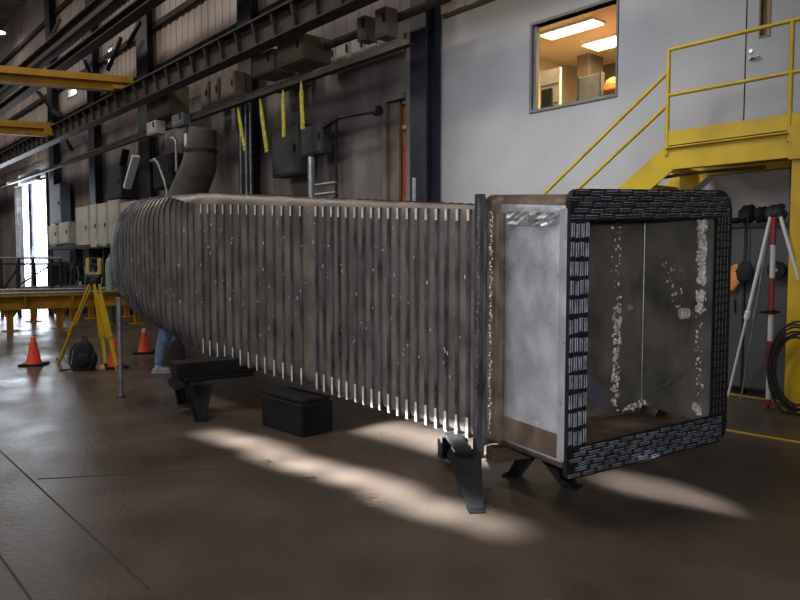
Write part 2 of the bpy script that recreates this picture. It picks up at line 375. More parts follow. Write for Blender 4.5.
# ------------------------------------------------------------------ WALL CABINETS AND PANELS
def wbox(name, label, cat, px0, px1, pt, pb_, n, dep, m, group=None, door=False, legs=False):
    s0, zt_ = wp(px0, pt, n); _, zb_ = wp(px0, pb_, n); s1, _ = wp(px1, pt, n)
    r = wthing(name, label, cat, s0, n, zb_, group)
    w, h = s1-s0, zt_-zb_
    b = MB(); b.box(0, w, 0.02, dep, 0, h); b.build('cabinet_body', m, r, bevel=.01)
    b = MB(); b.box(.04, w-.04, 0, .02, .04, h-.04); dd = b.build('door', m, r, bevel=.006)
    b = MB(); b.box(w*.82, w*.82+.05, -.03, 0, h*.45, h*.45+.15); b.build('handle', 'darksteel', dd)
    return r
wbox('wall_cabinet', 'large tan wall cabinet above the yellow straps, under the runway', 'cabinet', 276, 302, 44, 68, .9, .7, 'tan')
wbox('wall_cabinet', 'smaller tan wall cabinet left of the largest one above the straps', 'cabinet', 251, 272, 57, 78, .9, .6, 'tan')
for a, c, l in ((200, 207, 'leftmost'), (210, 217, 'middle'), (220, 234, 'right, widest')):
    wbox('wall_cabinet', l+' of the three narrow tan cabinets standing on the wall ledge', 'cabinet', a, c, 84-(a-200)*.4, 110-(a-200)*.42, .2, .5, 'tan')
wbox('wall_cabinet', 'square brown cabinet right of the upper yellow crane beam end', 'cabinet', 146, 168, 93, 122, .8, .6, 'tan')
wbox('junction_box', 'small grey box below the square brown cabinet', 'box', 146, 155, 123, 136, .95, .3, 'greypanel')
wbox('junction_box', 'pale grey square box at the left end of the shiny conduits', 'box', 171, 182, 116, 128, .9, .25, 'greymetal')
wbox('junction_box', 'small brown box hanging over the grey panel row', 'box', 356, 364, 18, 42, .7, .3, 'tan')
wbox('junction_box', 'narrow brown box nearest the dark column, over the grey panels', 'box', 374, 385, 10, 39, .7, .3, 'tan')
for k in range(5):
    x0 = 321+k*14.5
    wbox('wall_panel', ('first', 'second', 'third', 'fourth', 'fifth')[k]+' from the left of the grey upright panels under the upper ledge', 'panel', x0, x0+13, 47-k*4.9, 73-k*5.0, -.1, .3, 'greypanel')
wbox('wall_panel', 'bluish grey upright panel left of the panel row, behind the straps', 'panel', 269, 286, 74, 92, 0, .3, 'bluegrey')
wbox('wall_panel', 'dark brown panel between the bluish panel and the panel row', 'panel', 290, 301, 62, 88, 0, .3, 'tan')
# dark boxes on concrete wall
wbox('switch_cabinet', 'dark grey cabinet on the concrete wall above the shiny upright pipe', 'cabinet', 300, 322, 128, 157, .1, .25, 'darkgrey')
wbox('switch_cabinet', 'wide dark grey cabinet left of the shiny upright pipe', 'cabinet', 271, 299, 130, 178, 0, .4, 'darkgrey')
# cream control cabinets at the far left
for a, c, t_, q, l in ((75, 88, 208, 249, 'wide leftmost tall'), (89, 96, 205, 248.3, 'second tall'), (97, 106, 204, 247.7, 'third tall'), (107, 118, 201, 247, 'rightmost tall')):
    wbox('control_cabinet', l+' cream cabinet in the raised row beyond the tripod', 'cabinet', a, c, t_, q, .4, .45, 'cream')
for a, c, t_, q, l in ((48, 57, 226, 245, 'left short'), (58, 68, 223, 244, 'right short')):
    wbox('control_cabinet', l+' cream cabinet beside the bright doorway', 'cabinet', a, c, t_, q, .4, .45, 'cream')
wbox('control_cabinet', 'short cream cabinet right of the tall cream row, above the ribbed elbow', 'cabinet', 120, 136, 203, 222, .4, .45, 'cream')
r = wthing('cabinet_stand', 'dark steel stand carrying the raised row of cream cabinets', 'frame', 0, .4)
sa, za = wp(48, 246, .4); sb, zb2 = wp(136, 247, .4)
b = MB(); b.box(sa, sb, 0, .45, za-.15, za-.02); b.build('beam', 'darksteel', r)
k = sa
while k < sb: b = MB(); b.box(k, k+.12, .1, .4, 0, za-.15); b.build('leg', 'darksteel', r); k += 1.7
wbox('equipment_cabinet', 'dark cabinet above the cream cabinets, left of the slanting pale plate', 'cabinet', 106, 121, 170, 200, .4, .6, 'darksteel')
wbox('equipment_cabinet', 'blue-grey tall sheet cabinet right of the bright doorway', 'cabinet', 49, 60, 186, 224, .1, .4, 'bluegrey')
wbox('equipment_cabinet', 'black cabinet behind the ribbed elbow, left of the olive duct', 'cabinet', 152, 172, 158, 190, .6, .6, 'black')
wbox('transom_panel', 'pale rectangular panel over the bright doorway', 'panel', 11, 36, 178, 188, .2, .2, 'cream')
# small pale sheets between columns high up
wbox('wall_panel', 'narrow white upright panel beside the olive duct top', 'panel', 183, 189, 134, 147, 1.0, .2, 'white')

# upright pipes and brackets on the concrete wall
def vpipe(px, pt, pb_, n, r_, m, label, name='steel_pipe'):
    s0, z1 = wp(px, pt, n); _, z0 = wp(px, pb_, n)
    b = MB(); b.tube([(0,0,0), (0,0,z1-z0)], r_, 12); b.tube([(0,0,.1), (0,0,.16)], r_*1.5, 12)
    return tag(b.build(name, m, loc=W(s0, n, z0), rz=RZ, smooth=True), label, 'pipe')
vpipe(311, 157, 215, .6, .075, 'shiny', 'short shiny upright pipe under the dark grey cabinet, behind the ribbed duct')
for px, l in ((240, 'left'), (245.5, 'middle'), (250, 'right')): vpipe(px, 100, 215, .1, .03, 'greymetal', l+' of three thin upright pipes near the leftmost yellow strap')
vpipe(336, 118, 210, -.2, .035, 'darksteel', 'thin dark upright pipe on the concrete wall right of the grey cabinet')
vpipe(414, 178, 212, .35, .035, 'shiny', 'thin pale upright pipe in front of the blue-black column')
s0, z0 = wp(338, 118, .1); s1, z1 = wp(376, 111, .1)
b = MB(); b.tube([(0,0,0), (s1-s0, 0, z1-z0)], .035, 10); b.tube([(s1-s0-.02, 0, z1-z0), (s1-s0+.1, 0, z1-z0)], .1, 12); b.tube([(0,0,-.0), (-.5,0,-.12)], .05, 10)
tag(b.build('steel_pipe', 'darksteel', loc=W(s0, .1, z0), rz=RZ, smooth=True), 'dark level pipe with a round end cap on the concrete wall', 'pipe')
b = MB(); s0, z0 = wp(315, 195, .2); s1, _ = wp(336, 193, .2); b.tube([(0,0,0), (s1-s0,0,0)], .035, 8); b.tube([(0,0,.2), (s1-s0,0,.2)], .035, 8)
tag(b.build('steel_pipe', 'greymetal', loc=W(s0, .2, z0), rz=RZ, smooth=True), 'pair of joined level pipes right of the shiny upright pipe', 'pipe')
# yellow straps
for k, (x0, y0, x1, y1) in enumerate(((238, 110, 245, 150), (260, 101, 267, 152), (283, 92, 284, 137), (301, 84, 303, 129))):
    s0, z0 = wp(x0, y0, .66); s1, z1 = wp(x1, y1, .66)
    r = wthing('lifting_strap', ('leftmost', 'second from the left', 'third from the left', 'rightmost')[k]+' of the yellow straps hanging from the wall ledge', 'strap', s0, .66, z0)
    d = Vector((s1-s0, 0, z1-z0)); d1 = d*.18
    b = MB(); b.bar(d1*.9, d, .14, .012, up=(0,1,0)); b.bar(d1*.9+Vector((.03,-.02,0)), d*.93+Vector((.05,-.02,0)), .09, .012, up=(0,1,0)); b.build('webbing', 'strap', r)
    b = MB(); b.bar(Vector((0,0,.05)), d1+Vector((-.025,0,0)), .04, .015, up=(0,1,0)); b.bar(Vector((0,0,.05)), d1+Vector((.035,0,0)), .04, .015, up=(0,1,0)); b.build('loop', 'strap', r)

# olive duct elbow
s0, z0 = wp(203, 128, 1.0); s1, z1 = wp(201, 152, 1.0); s2, z2 = wp(187, 196, 1.0)
b = MB(); b.tube([(0,0,0), (s1-s0,0,z1-z0), (s1-s0-.12,0,z1-z0-.35), (s2-s0,0,z2-z0), (s2-s0-1.3,0,.1-z0)], [.32,.37,.42,.46,.5], 28)
r = tag(b.build('exhaust_duct', 'olive', loc=W(s0, 1.0, z0), rz=RZ, smooth=True), 'fat olive-grey round duct leaning down behind the ribbed elbow', 'duct')
b = MB(); b.tube([(s1-s0,0,z1-z0+.05), (s1-s0,0,z1-z0-.02)], .39, 28); b.build('joint_band', 'darksteel', r)
b = MB(); s1, z1 = wp(158, 163, 1.4); s2, z2 = wp(167, 192, 1.4); b.tube([(-.5,0,.1),(-.2,0,.12),(0,0,0), ((s2-s1)*.7,0,(z2-z1)*.6), (s2-s1,0,z2-z1), (s2-s1,0,z2-z1-.8)], .035, 10)
tag(b.build('bent_pipe', 'greymetal', loc=W(s1, 1.4, z1), rz=RZ, smooth=True), 'thin pale bent pipe above the ribbed elbow left of the olive duct', 'pipe')
b = MB(); s1, z1 = wp(176, 142, .8); b.tube([(-.3,0,.15),(-.1,0,.12),(0,0,0),(0,0,-.8)], .04, 10)
tag(b.build('bent_pipe', 'greymetal', loc=W(s1, .8, z1), rz=RZ, smooth=True), 'thin curved pipe just left of the olive duct top', 'pipe')

# ------------------------------------------------------------------ YELLOW CRANE BRIDGES
def bridge(px, pyt, pyb, label):
    s0, z0 = wp(px, pyb, 1.2); h = wp(px, pyt, 1.2)[1]-z0
    r = thing('jib_crane', label, 'crane', W(s0, 1.2, z0), RZ-math.radians(20))
    L = 7
    b = MB(); b.box(-.14, .14, -L, .35, .05, h*.5); b.box(-.16, .16, -L, .35, .0, .05); b.box(-.16, .16, -L, .35, h*.5, h*.5+.05); b.build('beam', 'crane', r)
    b = MB(); b.box(.05, .32, -L, .35, h*.52, h); b.build('top_girder', 'crane', r, bevel=.01)
    b = MB(); b.box(-.6, .5, -.2, .3, z1r-z0+.10, -.02); et = b.build('end_truck', 'crane', r, bevel=.01)
    for x in (-.5, .35): b = MB(); b.tube([(x,-.06,z1r-z0+.14),(x,.06,z1r-z0+.14)], .06, 16); b.build('wheel', 'darksteel', et)
    return r
z1r = 6.5
bridge(121, 78, 92, 'upper, nearer yellow crane beam ending above the runway rail at upper left')
bridge(52, 124, 137, 'lower, farther yellow crane beam at the left edge')
# high-bay lamp
p = dp(-3, 32, 36)
r = thing('high_bay_lamp', 'white high-bay lamp hanging at the top left corner', 'lamp', p)
b = MB(); b.lathe([(.08,.55),(.12,.5),(.38,.05),(.40,0)], 24); b.build('reflector', 'greymetal', r, smooth=True)
b = MB(); b.lathe([(0.01,-.02),(.37,-.02),(.37,.06),(.01,.06)], 24); b.build('lens', 'highbay', r)
b = MB(); b.tube([(0,0,.5),(0,0,CE-p.z-.13)], .03, 8); b.build('stem', 'darksteel', r)

# ------------------------------------------------------------------ OFFICE INSIDE
def offp(px, py): return sn(gp(px, py, OC))
for k, (a, c, wd) in enumerate((((541, 33), (592, 17), .32), ((583, 43), (640, 29), .5))):
    s0, n0 = offp(*a); s1, n1 = offp(*c)
    r = wthing('ceiling_light', ('long narrow glowing ceiling panel at the upper left inside the office window', 'glowing ceiling panel at the right inside the office window')[k], 'ceiling light', s0, n0, OC-.06)
    L = s1-s0
    b = MB(); b.box(-.03, L+.03, -.03, wd+.03, .02, .06); b.build('frame', 'white', r)
    b = MB(); b.box(0, L, 0, wd, 0, .02); b.build('diffuser', 'lamp', r)
def obox(name, label, cat, px0, px1, pt, pb_, n, dep, m, det=None):
    s0, zt_ = wp(px0, pt, n); _, zb_ = wp(px0, pb_, n); s1, _ = wp(px1, pt, n)
    r = wthing(name, label, cat, s0, n, OF)
    w, h = s1-s0, zt_-OF
    return r, w, h
r, w, h = obox('desk_partition', 'grey cubicle partition inside the office window, right of centre', 'partition', 579, 600, 78, 100, -2.2, .1, 'greyblue')
b = MB(); b.box(0, w, 0, .08, 0, h); b.build('screen_panel', 'greyblue', r, bevel=.01)
b = MB(); b.box(-.03, 0, -.01, .09, 0, h+.02); b.box(w, w+.03, -.01, .09, 0, h+.02); b.build('edge_post', 'darkgrey', r)
r, w, h = obox('filing_cabinet', 'tall brown cabinet behind the grey partition inside the office', 'cabinet', 577, 589, 55, 90, -3.6, .5, 'tan')
b = MB(); b.box(0, w, 0, .5, 0, h); b.build('cabinet_body', 'tan', r, bevel=.01)
r, w, h = obox('shelf_unit', 'low brown shelf unit at the right inside the office window', 'shelf', 600, 625, 66, 95, -4.6, .5, 'tan')
b = MB(); b.box(0, w, 0, .5, 0, h); b.build('cabinet_body', 'tan', r, bevel=.01)
r, w, h = obox('whiteboard', 'pale ruled board at the lower left inside the office window', 'board', 540, 560, 72, 106, -2.2, .1, 'cream')
b = MB(); b.box(0, w, 0, .05, .0, h); b.build('board', 'white', r)
b = MB()
for k in range(4): b.box(.03, w-.03, -.01, 0, h-.3-.35*k, h-.27-.35*k)
b.build('ruled_line', 'tan', r)
s0, zt_ = wp(541, 90, -1.6); s1, _ = wp(552, 90, -1.6)
r = wthing('computer_monitor', 'dark computer monitor at the lower left corner of the office window', 'monitor', s0, -1.6, OF)
b = MB(); b.box(0, s1-s0, 0, .05, zt_-OF-.45, zt_-OF); b.build('screen', 'column', r, bevel=.01)
b = MB(); b.box((s1-s0)/2-.04, (s1-s0)/2+.04, .05, .09, .74, zt_-OF-.2); b.box(0, s1-s0, -.05, .15, .74, .76); b.build('stand', 'black', r)
b = MB(); b.box(-.2, 1.2, -.3, .45, .70, .74)
for x in (-.15, 1.1):
    for y in (-.25, .35): b.box(x, x+.05, y, y+.05, 0, .7)
tag(b.build('office_desk', 'tan', loc=W(s0, -1.6, OF), rz=RZ), 'tan desk under the monitor inside the office window', 'desk')
s0, z_ = wp(612, 92, -2.6)
b = MB(); b.ball((0,0,.1), .14, .1, .16, jit=.1); b.ball((-.25,0,.03), .12, .1, .07, jit=.1); b.box(-.5,.4,-.3,.3,-.03,0); b.box(-.45,-.4,-.25,.25,OF-z_,-.03); b.box(.3,.35,-.25,.25,OF-z_,-.03)
tag(b.build('side_table', 'orange', loc=W(s0, -2.6, z_), rz=RZ), 'orange clutter on a small table at the lower right inside the office window', 'table')

# ------------------------------------------------------------------ STAIR PLATFORM
NP = .5
pA, zr_ = wp(669, 50, NP); zdeck = wp(671, 147, NP)[1]; pB, _ = wp(793, 20, NP)
ztop = zr_; zmid = wp(671, 95, NP)[1]
R_ = wthing('stair_platform', 'yellow steel stair landing with guard rails against the white office wall', 'stairs', pA, NP, 0)
LB = pB-pA; LE = LB+1.3; dep = NP-WN
bh = wp(668, 150, NP)[1]-wp(668, 173, NP)[1]
run = 3.4; rise = zdeck-.0
k0 = wp(663, 150, NP)[0]-pA
sx, sz = wp(545, 193, NP); hx, hz_ = wp(668, 72, NP); ang = math.atan2(hz_-sz, (hx-sx))
tanA = math.tan(ang); run = rise/tanA
for (y, nm) in ((0.0, 'stringer'), (dep-.08, 'stringer')):
    b = MB(); vx = bh/math.cos(ang)
    b.prism([(k0, zdeck), (k0-run, 0), (k0-run+vx/tanA*1.0, 0), (k0+.5*bh, zdeck-bh), (LE, zdeck-bh), (LE, zdeck)], y, y+.02, 1)
    b.build(nm, 'yellow', R_)
    b = MB(); b.box(k0+.05, LE, y-(.05 if y == 0 else 0), y+.07, zdeck-.015, zdeck); b.box(k0+.5*bh, LE, y-(.05 if y == 0 else 0), y+.07, zdeck-bh, zdeck-bh+.015)
    b.build('stringer_flange', 'yellow', R_)
b = MB(); b.box(k0+.05, LE, .03, dep-.02, zdeck+.0, zdeck+.03)
for k in range(40): b.box(k0+.1+k*LE/40, k0+.115+k*LE/40, .03, dep-.02, zdeck-.02, zdeck+.035)
b.build('grating_deck', 'darkgrey', R_)
nst = 15
for k in range(1, nst):
    zz = zdeck*k/nst; xx = k0-run+run*k/nst
    b = MB(); b.box(xx, xx+.27, .03, dep-.08, zz-.03, zz); b.build('tread', 'yellow', R_)
b = MB(); b.box(0, LE, -.01, .0, zdeck+.02, zdeck+.19); b.build('toe_plate', 'yellow', R_)
for x in (0, LB, LE-.05):
    b = MB(); b.tube([(x,0,zdeck-.1),(x,0,ztop)], .024, 12); b.build('rail_post', 'yellow', R_, smooth=True)
b = MB(); b.tube([(0,0,ztop),(LE,0,ztop)], .024, 12); b.build('top_rail', 'yellow', R_, smooth=True)
b = MB(); b.tube([(0,0,zmid),(LE,0,zmid)], .022, 12); b.build('mid_rail', 'yellow', R_, smooth=True)
zm2 = wp(668, 105, NP)[1]
for zz, nm in ((hz_, 'handrail'), (zm2, 'handrail')):
    b = MB(); b.tube([(0,0,zz),(-run+.2,0,zz-(run-.2)*tanA)], .022, 12); b.build(nm, 'yellow', R_, smooth=True)
for f in (.5, .97):
    x = -run*f; zb_ = zdeck-run*f*tanA
    b = MB(); b.tube([(x,0,max(0,zb_-.1)),(x,0,hz_+x*tanA)], .022, 12); b.build('rail_post', 'yellow', R_, smooth=True)
# support posts
q0 = wp(788, 300, NP)[0]-pA
for x in (q0, ):
    for y in (-.02,):
        b = MB(); b.box(x, x+.2, y, y+.02, 0.015, zdeck-bh); b.box(x, x+.2, y+.16, y+.18, 0.015, zdeck-bh); b.box(x+.09, x+.11, y+.02, y+.16, .015, zdeck-bh); b.box(x-.04, x+.24, y-.02, y+.2, 0, .015); b.build('support_post', 'yellow', R_)
b = MB(); b.box(q0-.02, q0+.25, -.06, -.01, zdeck-bh-.02, zdeck+.05); b.build('splice_plate', 'yellow', R_)
# under-deck conduit
b = MB(); s0, z0 = wp(655, 183, .1); s1, z1 = wp(765, 178, .1); b.tube([(0,0,0), ((s1-s0)*.35,0,.03), (s1-s0,0,.02)], .02, 8)
tag(b.build('conduit', 'rust', loc=W(s0, .1, zdeck-bh-.04), rz=RZ), 'thin rusty conduit under the yellow landing', 'conduit')

# dark low cabinets under the landing
c0 = wp(640, 300, 0)[0]; c1 = wp(744, 300, 0)[0]; zc = wp(740, 225, 0)[1]
for (a, e, l) in ((c0, c1-.01, 'dark grey cupboard left of the upright seam, behind the duct mouth'), (c1+.01, c1+1.6, 'dark grey cupboard under the yellow landing, behind the red and white pole')):
    r = wthing('tall_cupboard', l, 'cupboard', a, 0, 0)
    b = MB(); b.box(0, e-a, .02, -WN-.02, .08, zc-.03); b.build('carcass', 'darkgrey', r)
    b = MB(); b.box(-.0, e-a, -.02, -WN-.02, zc-.03, zc+.02); b.build('top_board', 'darksteel', r)
    b = MB(); b.box(.03, e-a-.03, .06, -WN-.02, 0, .08); b.build('plinth', 'darksteel', r)
    n_ = 2; w = (e-a)/n_
    for k in range(n_):
        b = MB(); b.box(k*w+.01, (k+1)*w-.01, 0, .02, .1, zc-.05); d = b.build('door', 'darkgrey', r, bevel=.004)
        b = MB(); b.box(k*w+w*.85, k*w+w*.85+.02, -.03, 0, 1.0, 1.15); b.build('handle', 'darksteel', d)
# clutter on top
for k, (px, py, rx, rz_, l) in enumerate(((733, 223, .08, .04, 'small black bundle at the left on the dark cupboard top'), (747, 222, .10, .115, 'round black bag on the dark cupboard left of the pole top'), (761, 222, .07, .10, 'black helmet-like lump on the cupboard just left of the red pole top'), (775, 223, .12, .11, 'dark grey rounded bag on the cupboard right of the red pole top'))):
    s0, _ = wp(px, py, -.2); b = MB(); b.ball((0,0,rz_*.95), rx, .12, rz_, 16, .12); b.ball((rx*.4,.02,rz_*1.7), rx*.45, .06, rz_*.35, 12, .1)
    tag(b.build('tool_bag', 'fabric' if k < 3 else 'darkgrey', loc=W(s0, -.2, zc+.02), rz=RZ, smooth=True), l, 'bag')
# orange and black hanging items
s0, z0 = wp(735, 275, .03)
b = MB(); b.prism([(-.09,-.16),(.0,-.2),(.1,-.05),(.09,.14),(-.02,.12),(-.09,.0)], -.05, 0, 1); r = tag(b.build('orange_holder', 'orange', loc=W(s0, .03, z0), rz=RZ, bevel=.02), 'orange plastic holder hanging on the dark cupboard beside the duct mouth', 'holder')
b = MB(); b.ball((.05,-.06,.05), .02); b.build('black_button', 'black', r)
s0, z0 = wp(747, 272, .03)
b = MB(); b.ball((0,-.06,0), .1, .06, .13, 14, .15); b.tube([(0,-.03,.1),(0,-.02,.75)], .008, 6); tag(b.build('hanging_pouch', 'fabric', loc=W(s0, .03, z0), rz=RZ), 'black pouch hung by a cord on the dark cupboard', 'pouch')
s0, z0 = wp(778, 270, .03)
r = wthing('round_lamp', 'round black fitting with pale centre on the cupboard right of the pole', 'fitting', s0, .03, z0)
b = MB(); b.tube([(0,0,0),(0,-.06,0)], .1, 20); b.build('housing', 'black', r); b = MB(); b.tube([(0,-.06,0),(0,-.07,0)], .025, 12); b.build('centre_cap', 'shiny', r)

# hose coil on the post
hp = W(*[wp(800, 365, .62)[0], .62], wp(800, 365, .62)[1])
b = MB(); random.seed(3)
for k in range(9):
    pts = []; rr = .27+.03*(k % 4); ox = .02*(k-4); ex = 1.3+.12*random.random()
    for j in range(29): a = 2*PI*j/28; pts.append((ox*.4+rr*.8*math.cos(a)+.012*math.sin(3*a+k), -.02*k+.02*math.sin(2*a+k), rr*ex*math.sin(a)+.02*math.cos(2*a+k)-.05))
    b.tube(pts, .011, 6)
tag(b.build('hose_coil', 'hose', loc=hp, rz=RZ, smooth=True), 'coiled black hose hung on the yellow post at the right edge', 'hose')

# ------------------------------------------------------------------ SURVEY POLE AND ITS BIPOD
pp = gp(768, 410)
zt_ = dp(768, 214, pp.y).z
r = thing('survey_pole', 'red and white banded survey pole standing by the dark cupboard', 'pole', (pp.x, pp.y, 0))
edges = [410, 402, 372, 340, 312, 277, 245, 214]
mm = ['black', 'red', 'white', 'red', 'white', 'red', 'white', 'red']
zs_ = [0, .12]+[dp(768, y, pp.y).z for y in (375, 341, 312, 278, 245)]+[zt_]
cols = ['red', 'white', 'red', 'white', 'red', 'white', 'red']
for a, e, m in zip([.06]+zs_[1:-1], zs_[1:], cols):
    b = MB(); b.tube([(0,0,a),(0,0,e)], .028, 14); b.build('red_band' if m == 'red' else 'white_band', 'red' if m == 'red' else 'dullwhite', r, smooth=True)
b = MB(); b.lathe([(.002,0),(.02,.06)], 12); b.build('steel_point', 'darksteel', r)
b = MB(); b.tube([(0,0,zs_[4]-.02),(0,0,zs_[4]+.02)], .05, 12); b.bar((-.12,0,zs_[4]),(.09,0,zs_[4]), .02); b.build('clamp', 'black', r)
r2 = thing('survey_bipod', 'white tubular tripod holding up the red and white pole', 'tripod', (pp.x, pp.y, 0))
hd = Vector((0, 0, zt_-.03))
b = MB(); b.lathe([(.03,-.03),(.04,-.02),(.04,.0),(.03,.01)], 16, (0,0,zt_)); b.build('head', 'darksteel', r2)
for (fx, fy, mt, rr) in ((728, 396, 'white', .02), (741, 399, 'greymetal', .014), (838, 414, 'white', .02)):
    f = gp(fx, fy)-Vector((pp.x, pp.y, 0)); t0 = hd+Vector((f.x, f.y, 0)).normalized()*.06
    b = MB(); b.tube([t0, t0.lerp(f, .55)], rr, 10); b.tube([t0.lerp(f, .5), f+Vector((0,0,.0))], rr*.75, 10); b.tube([t0.lerp(f,.5), t0.lerp(f,.54)], rr*1.6, 10); b.build('leg', mt, r2, smooth=True)
# ------------------------------------------------------------------ RIBBED DUCT
DO = Vector((.2, 6.0, 0))
DUCT = thing('ribbed_duct', 'long ribbed stainless steel duct with black-bordered square mouth, resting on trestles', 'duct', DO)
PA = Vector((.593, 5.19, 0)); LA = 4.17; TB = .98; RE = 7.0
A45 = math.radians(45)
def station(s):
    """point on face line, heading angle, zb, zt, width, corner radii"""
    if s <= LA+TB:
        p = PA + Vector((-math.sin(A45), math.cos(A45), 0))*s; th = A45
    else:
        q = s-LA-TB; th = A45 - q/RE
        c = PA + Vector((-math.sin(A45), math.cos(A45), 0))*(LA+TB) + Vector((math.cos(A45), math.sin(A45), 0))*RE
        p = c - Vector((math.cos(th), math.sin(th), 0))*RE
    k = max(0, min(1, (s-LA)/3.2))
    q_ = min(1, max(0, s)/LA)
    zb = .30+.067*max(-.2, min(s, LA)) + .30*k**.8; zt = 2.04+.088*max(-.2, min(s, LA)) + .12*k
    w = .55
    a = (.05 + .05*q_ + .38*k**1.0, .035 + .36*k**.8); b_ = (.11 + .05*q_ + .58*k**.95, .13 + .62*k**.75)
    return p, th, w, zb, zt, a, b_
def sec(w, zb, zt, a, b_, off=0, k=7):
    ft, bt, fb, bb = a[0], b_[0], a[1], b_[1]; ab = .05
    out = []
    cs = [((fb, zb+bb), PI, 1.5*PI, fb, bb), ((w-ab, zb+bb), 1.5*PI, 2*PI, ab, bb), ((w-ab, zt-bt), 0, .5*PI, ab, bt), ((ft, zt-bt), .5*PI, PI, ft, bt)]
    for (cx, cz), a0, a1, ra, rb in cs:
        for i in range(k+1):
            t = a0+(a1-a0)*i/k; out.append((cx+(ra+off)*math.cos(t), cz+(rb+off)*math.sin(t)))
    return out
def place(s, poly, ds=0):
    p, th = station(s)[:2]; N = Vector((math.cos(th), math.sin(th), 0)); T = Vector((-math.sin(th), math.cos(th), 0))
    return [p + N*n + T*ds + Vector((0, 0, z)) - DO for n, z in poly]
END = LA+TB+4.6
# shell
b = MB(); rings = []; s = -.12
while s <= END+.001: rings.append(place(s, sec(*station(s)[2:]))); s += .17
n = len(rings[0]); vs = [v for R in rings for v in R]; fs = []
for i in range(len(rings)-1):
    for k in range(n): fs.append((i*n+k, i*n+(k+1) % n, (i+1)*n+(k+1) % n, (i+1)*n+k))
b.add(vs, fs); sh = b.build('shell', 'panel', DUCT, smooth=True)
sm = sh.modifiers.new('thickness', 'SOLIDIFY'); sm.thickness = .008
# ribs
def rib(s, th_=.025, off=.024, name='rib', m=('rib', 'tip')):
    p_, hd, w, zb, zt, a, b_ = station(s)
    kk = max(0, min(1, (s-LA)/1.0)); q_ = min(1, max(0, s)/LA); cut = (.035+.10*q_)*(1-kk)
    inn = sec(w, zb, zt, a, b_, -.001)
    # outer outline keeps squarer corners, so a gusset fills each corner
    ao = [.012+(v-.012)*kk+off*kk for v in a]; bo = [.02+(v-.02)*kk+off*kk for v in b_]
    w2, zb2, zt2 = w+2*off, zb-off, zt+off
    out = [(n_-off, z_) for n_, z_ in sec(w2, zb2, zt2, ao, bo)]
    if name == 'rib':
        ztc = zt2-cut-off
        out = [(n_, min(z_, ztc) if n_ < w*.5 else z_) for n_, z_ in out]; inn = [(n_, min(z_, ztc-.002) if n_ < w*.5 else z_) for n_, z_ in inn]
        tb, tt = max(zb+.135+.02*q_, zb+b_[1]+.005), min(ztc-.085-.02*q_, zt-b_[0]-.005)
        if tb > tt: tb = tt = (tb+tt)/2
        out += [(out[-1][0], max(tt, zb)), (out[0][0], tb)]; inn += [(inn[-1][0], tt), (inn[0][0], tb)]
    n = len(inn); vs = place(s, inn, -th_/2)+place(s, out, -th_/2)+place(s, out, th_/2)+place(s, inn, th_/2)
    b = MB()
    for k in range(n):
        k2 = (k+1) % n
        zmid_ = (inn[k][1]+inn[k2][1])/2; front = (inn[k][0]+inn[k2][0])/2 < w*.45
        hi = name == 'rib' and zmid_ > tt-.001; lo = name == 'rib' and zmid_ < tb+.001
        corner = (front and (hi or lo) and kk < .05) or (.05 <= kk and k in (26, 27) and s < LA+2.6)  # rib ends and elbow crest bits that get the painted-on brightness
        lat = False
        b.cur = 1 if lat else 0
        b.add([vs[k], vs[k2], vs[n+k2], vs[n+k]], [(0,1,2,3)])
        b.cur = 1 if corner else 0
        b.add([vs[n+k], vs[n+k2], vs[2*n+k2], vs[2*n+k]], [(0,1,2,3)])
        b.cur = 1 if lat else 0
        b.add([vs[2*n+k], vs[2*n+k2], vs[3*n+k2], vs[3*n+k]], [(0,1,2,3)])
        b.add([vs[3*n+k], vs[3*n+k2], vs[k2], vs[k]], [(0,1,2,3)])
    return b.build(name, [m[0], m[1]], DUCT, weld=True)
random.seed(11)
s = .10
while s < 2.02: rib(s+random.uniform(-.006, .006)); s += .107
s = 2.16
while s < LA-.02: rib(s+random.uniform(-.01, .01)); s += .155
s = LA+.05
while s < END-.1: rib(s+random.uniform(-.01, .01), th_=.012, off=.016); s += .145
rib(END, .03, .06, 'end_flange', ('rib', 'rib'))
# thick upright flange bars between ribs and mouth box
for s_, t_ in ((-.03, .035), ): rib(s_, t_, .05, 'flange', ('rib', 'rib'))
# tiny pale balls as painted-in glints along the rib edges
b = MB(); random.seed(21)
for i in range(130):
    q = random.uniform(.1, LA+2.2); p_, hd, w__, zb_, zt_, aa, bb_ = station(q)
    z = random.uniform(zb_+.3, zt_-.2-.3*max(0, q-LA)); L_ = random.choice((.006, .008, .012, .02))
    c = p_ - Vector((math.cos(hd), math.sin(hd), 0))*(.026 if q < LA else .004) + Vector((0,0,z)) - DO
    b.ball(c, .005, .005, L_, 6, .3)
o = b.build('glint_speck', 'weld', DUCT); o['kind'] = 'stuff'
# mouth box: loft from rear outline to mouth outline
FLc, FRc = Vector((1.0, 4.19, 0)), Vector((2.39, 5.14, 0)); BLc, BRc = Vector((.60, 5.08, 0)), Vector((2.12, 6.07, 0))
def boxring(t, off=0, r=.10, k=5):
    L = BLc.lerp(FLc, t); R = BRc.lerp(FRc, t); w = (R-L).length; D = (R-L)/w
    zb = .30+.03*t; ztl = 2.11+(2.03-2.11)*t; ztr = 2.11
    pts = []
    cs = [(r, r, PI, 0), (w-r, r, 1.5*PI, 1), (w-r, 0, 0, 2), (r, 0, .5*PI, 3)]
    for (cx, cz, a0, q) in cs:
        for i in range(k+1):
            a = a0 + .5*PI*i/k; x = cx+(r+off)*math.cos(a)
            f = x/w; zt = ztl+(ztr-ztl)*f
            z = (zb+r if q < 2 else zt-r)+(r+off)*math.sin(a)
            pts.append(L + D*x + Vector((0,0,z)) - DO)
    return pts
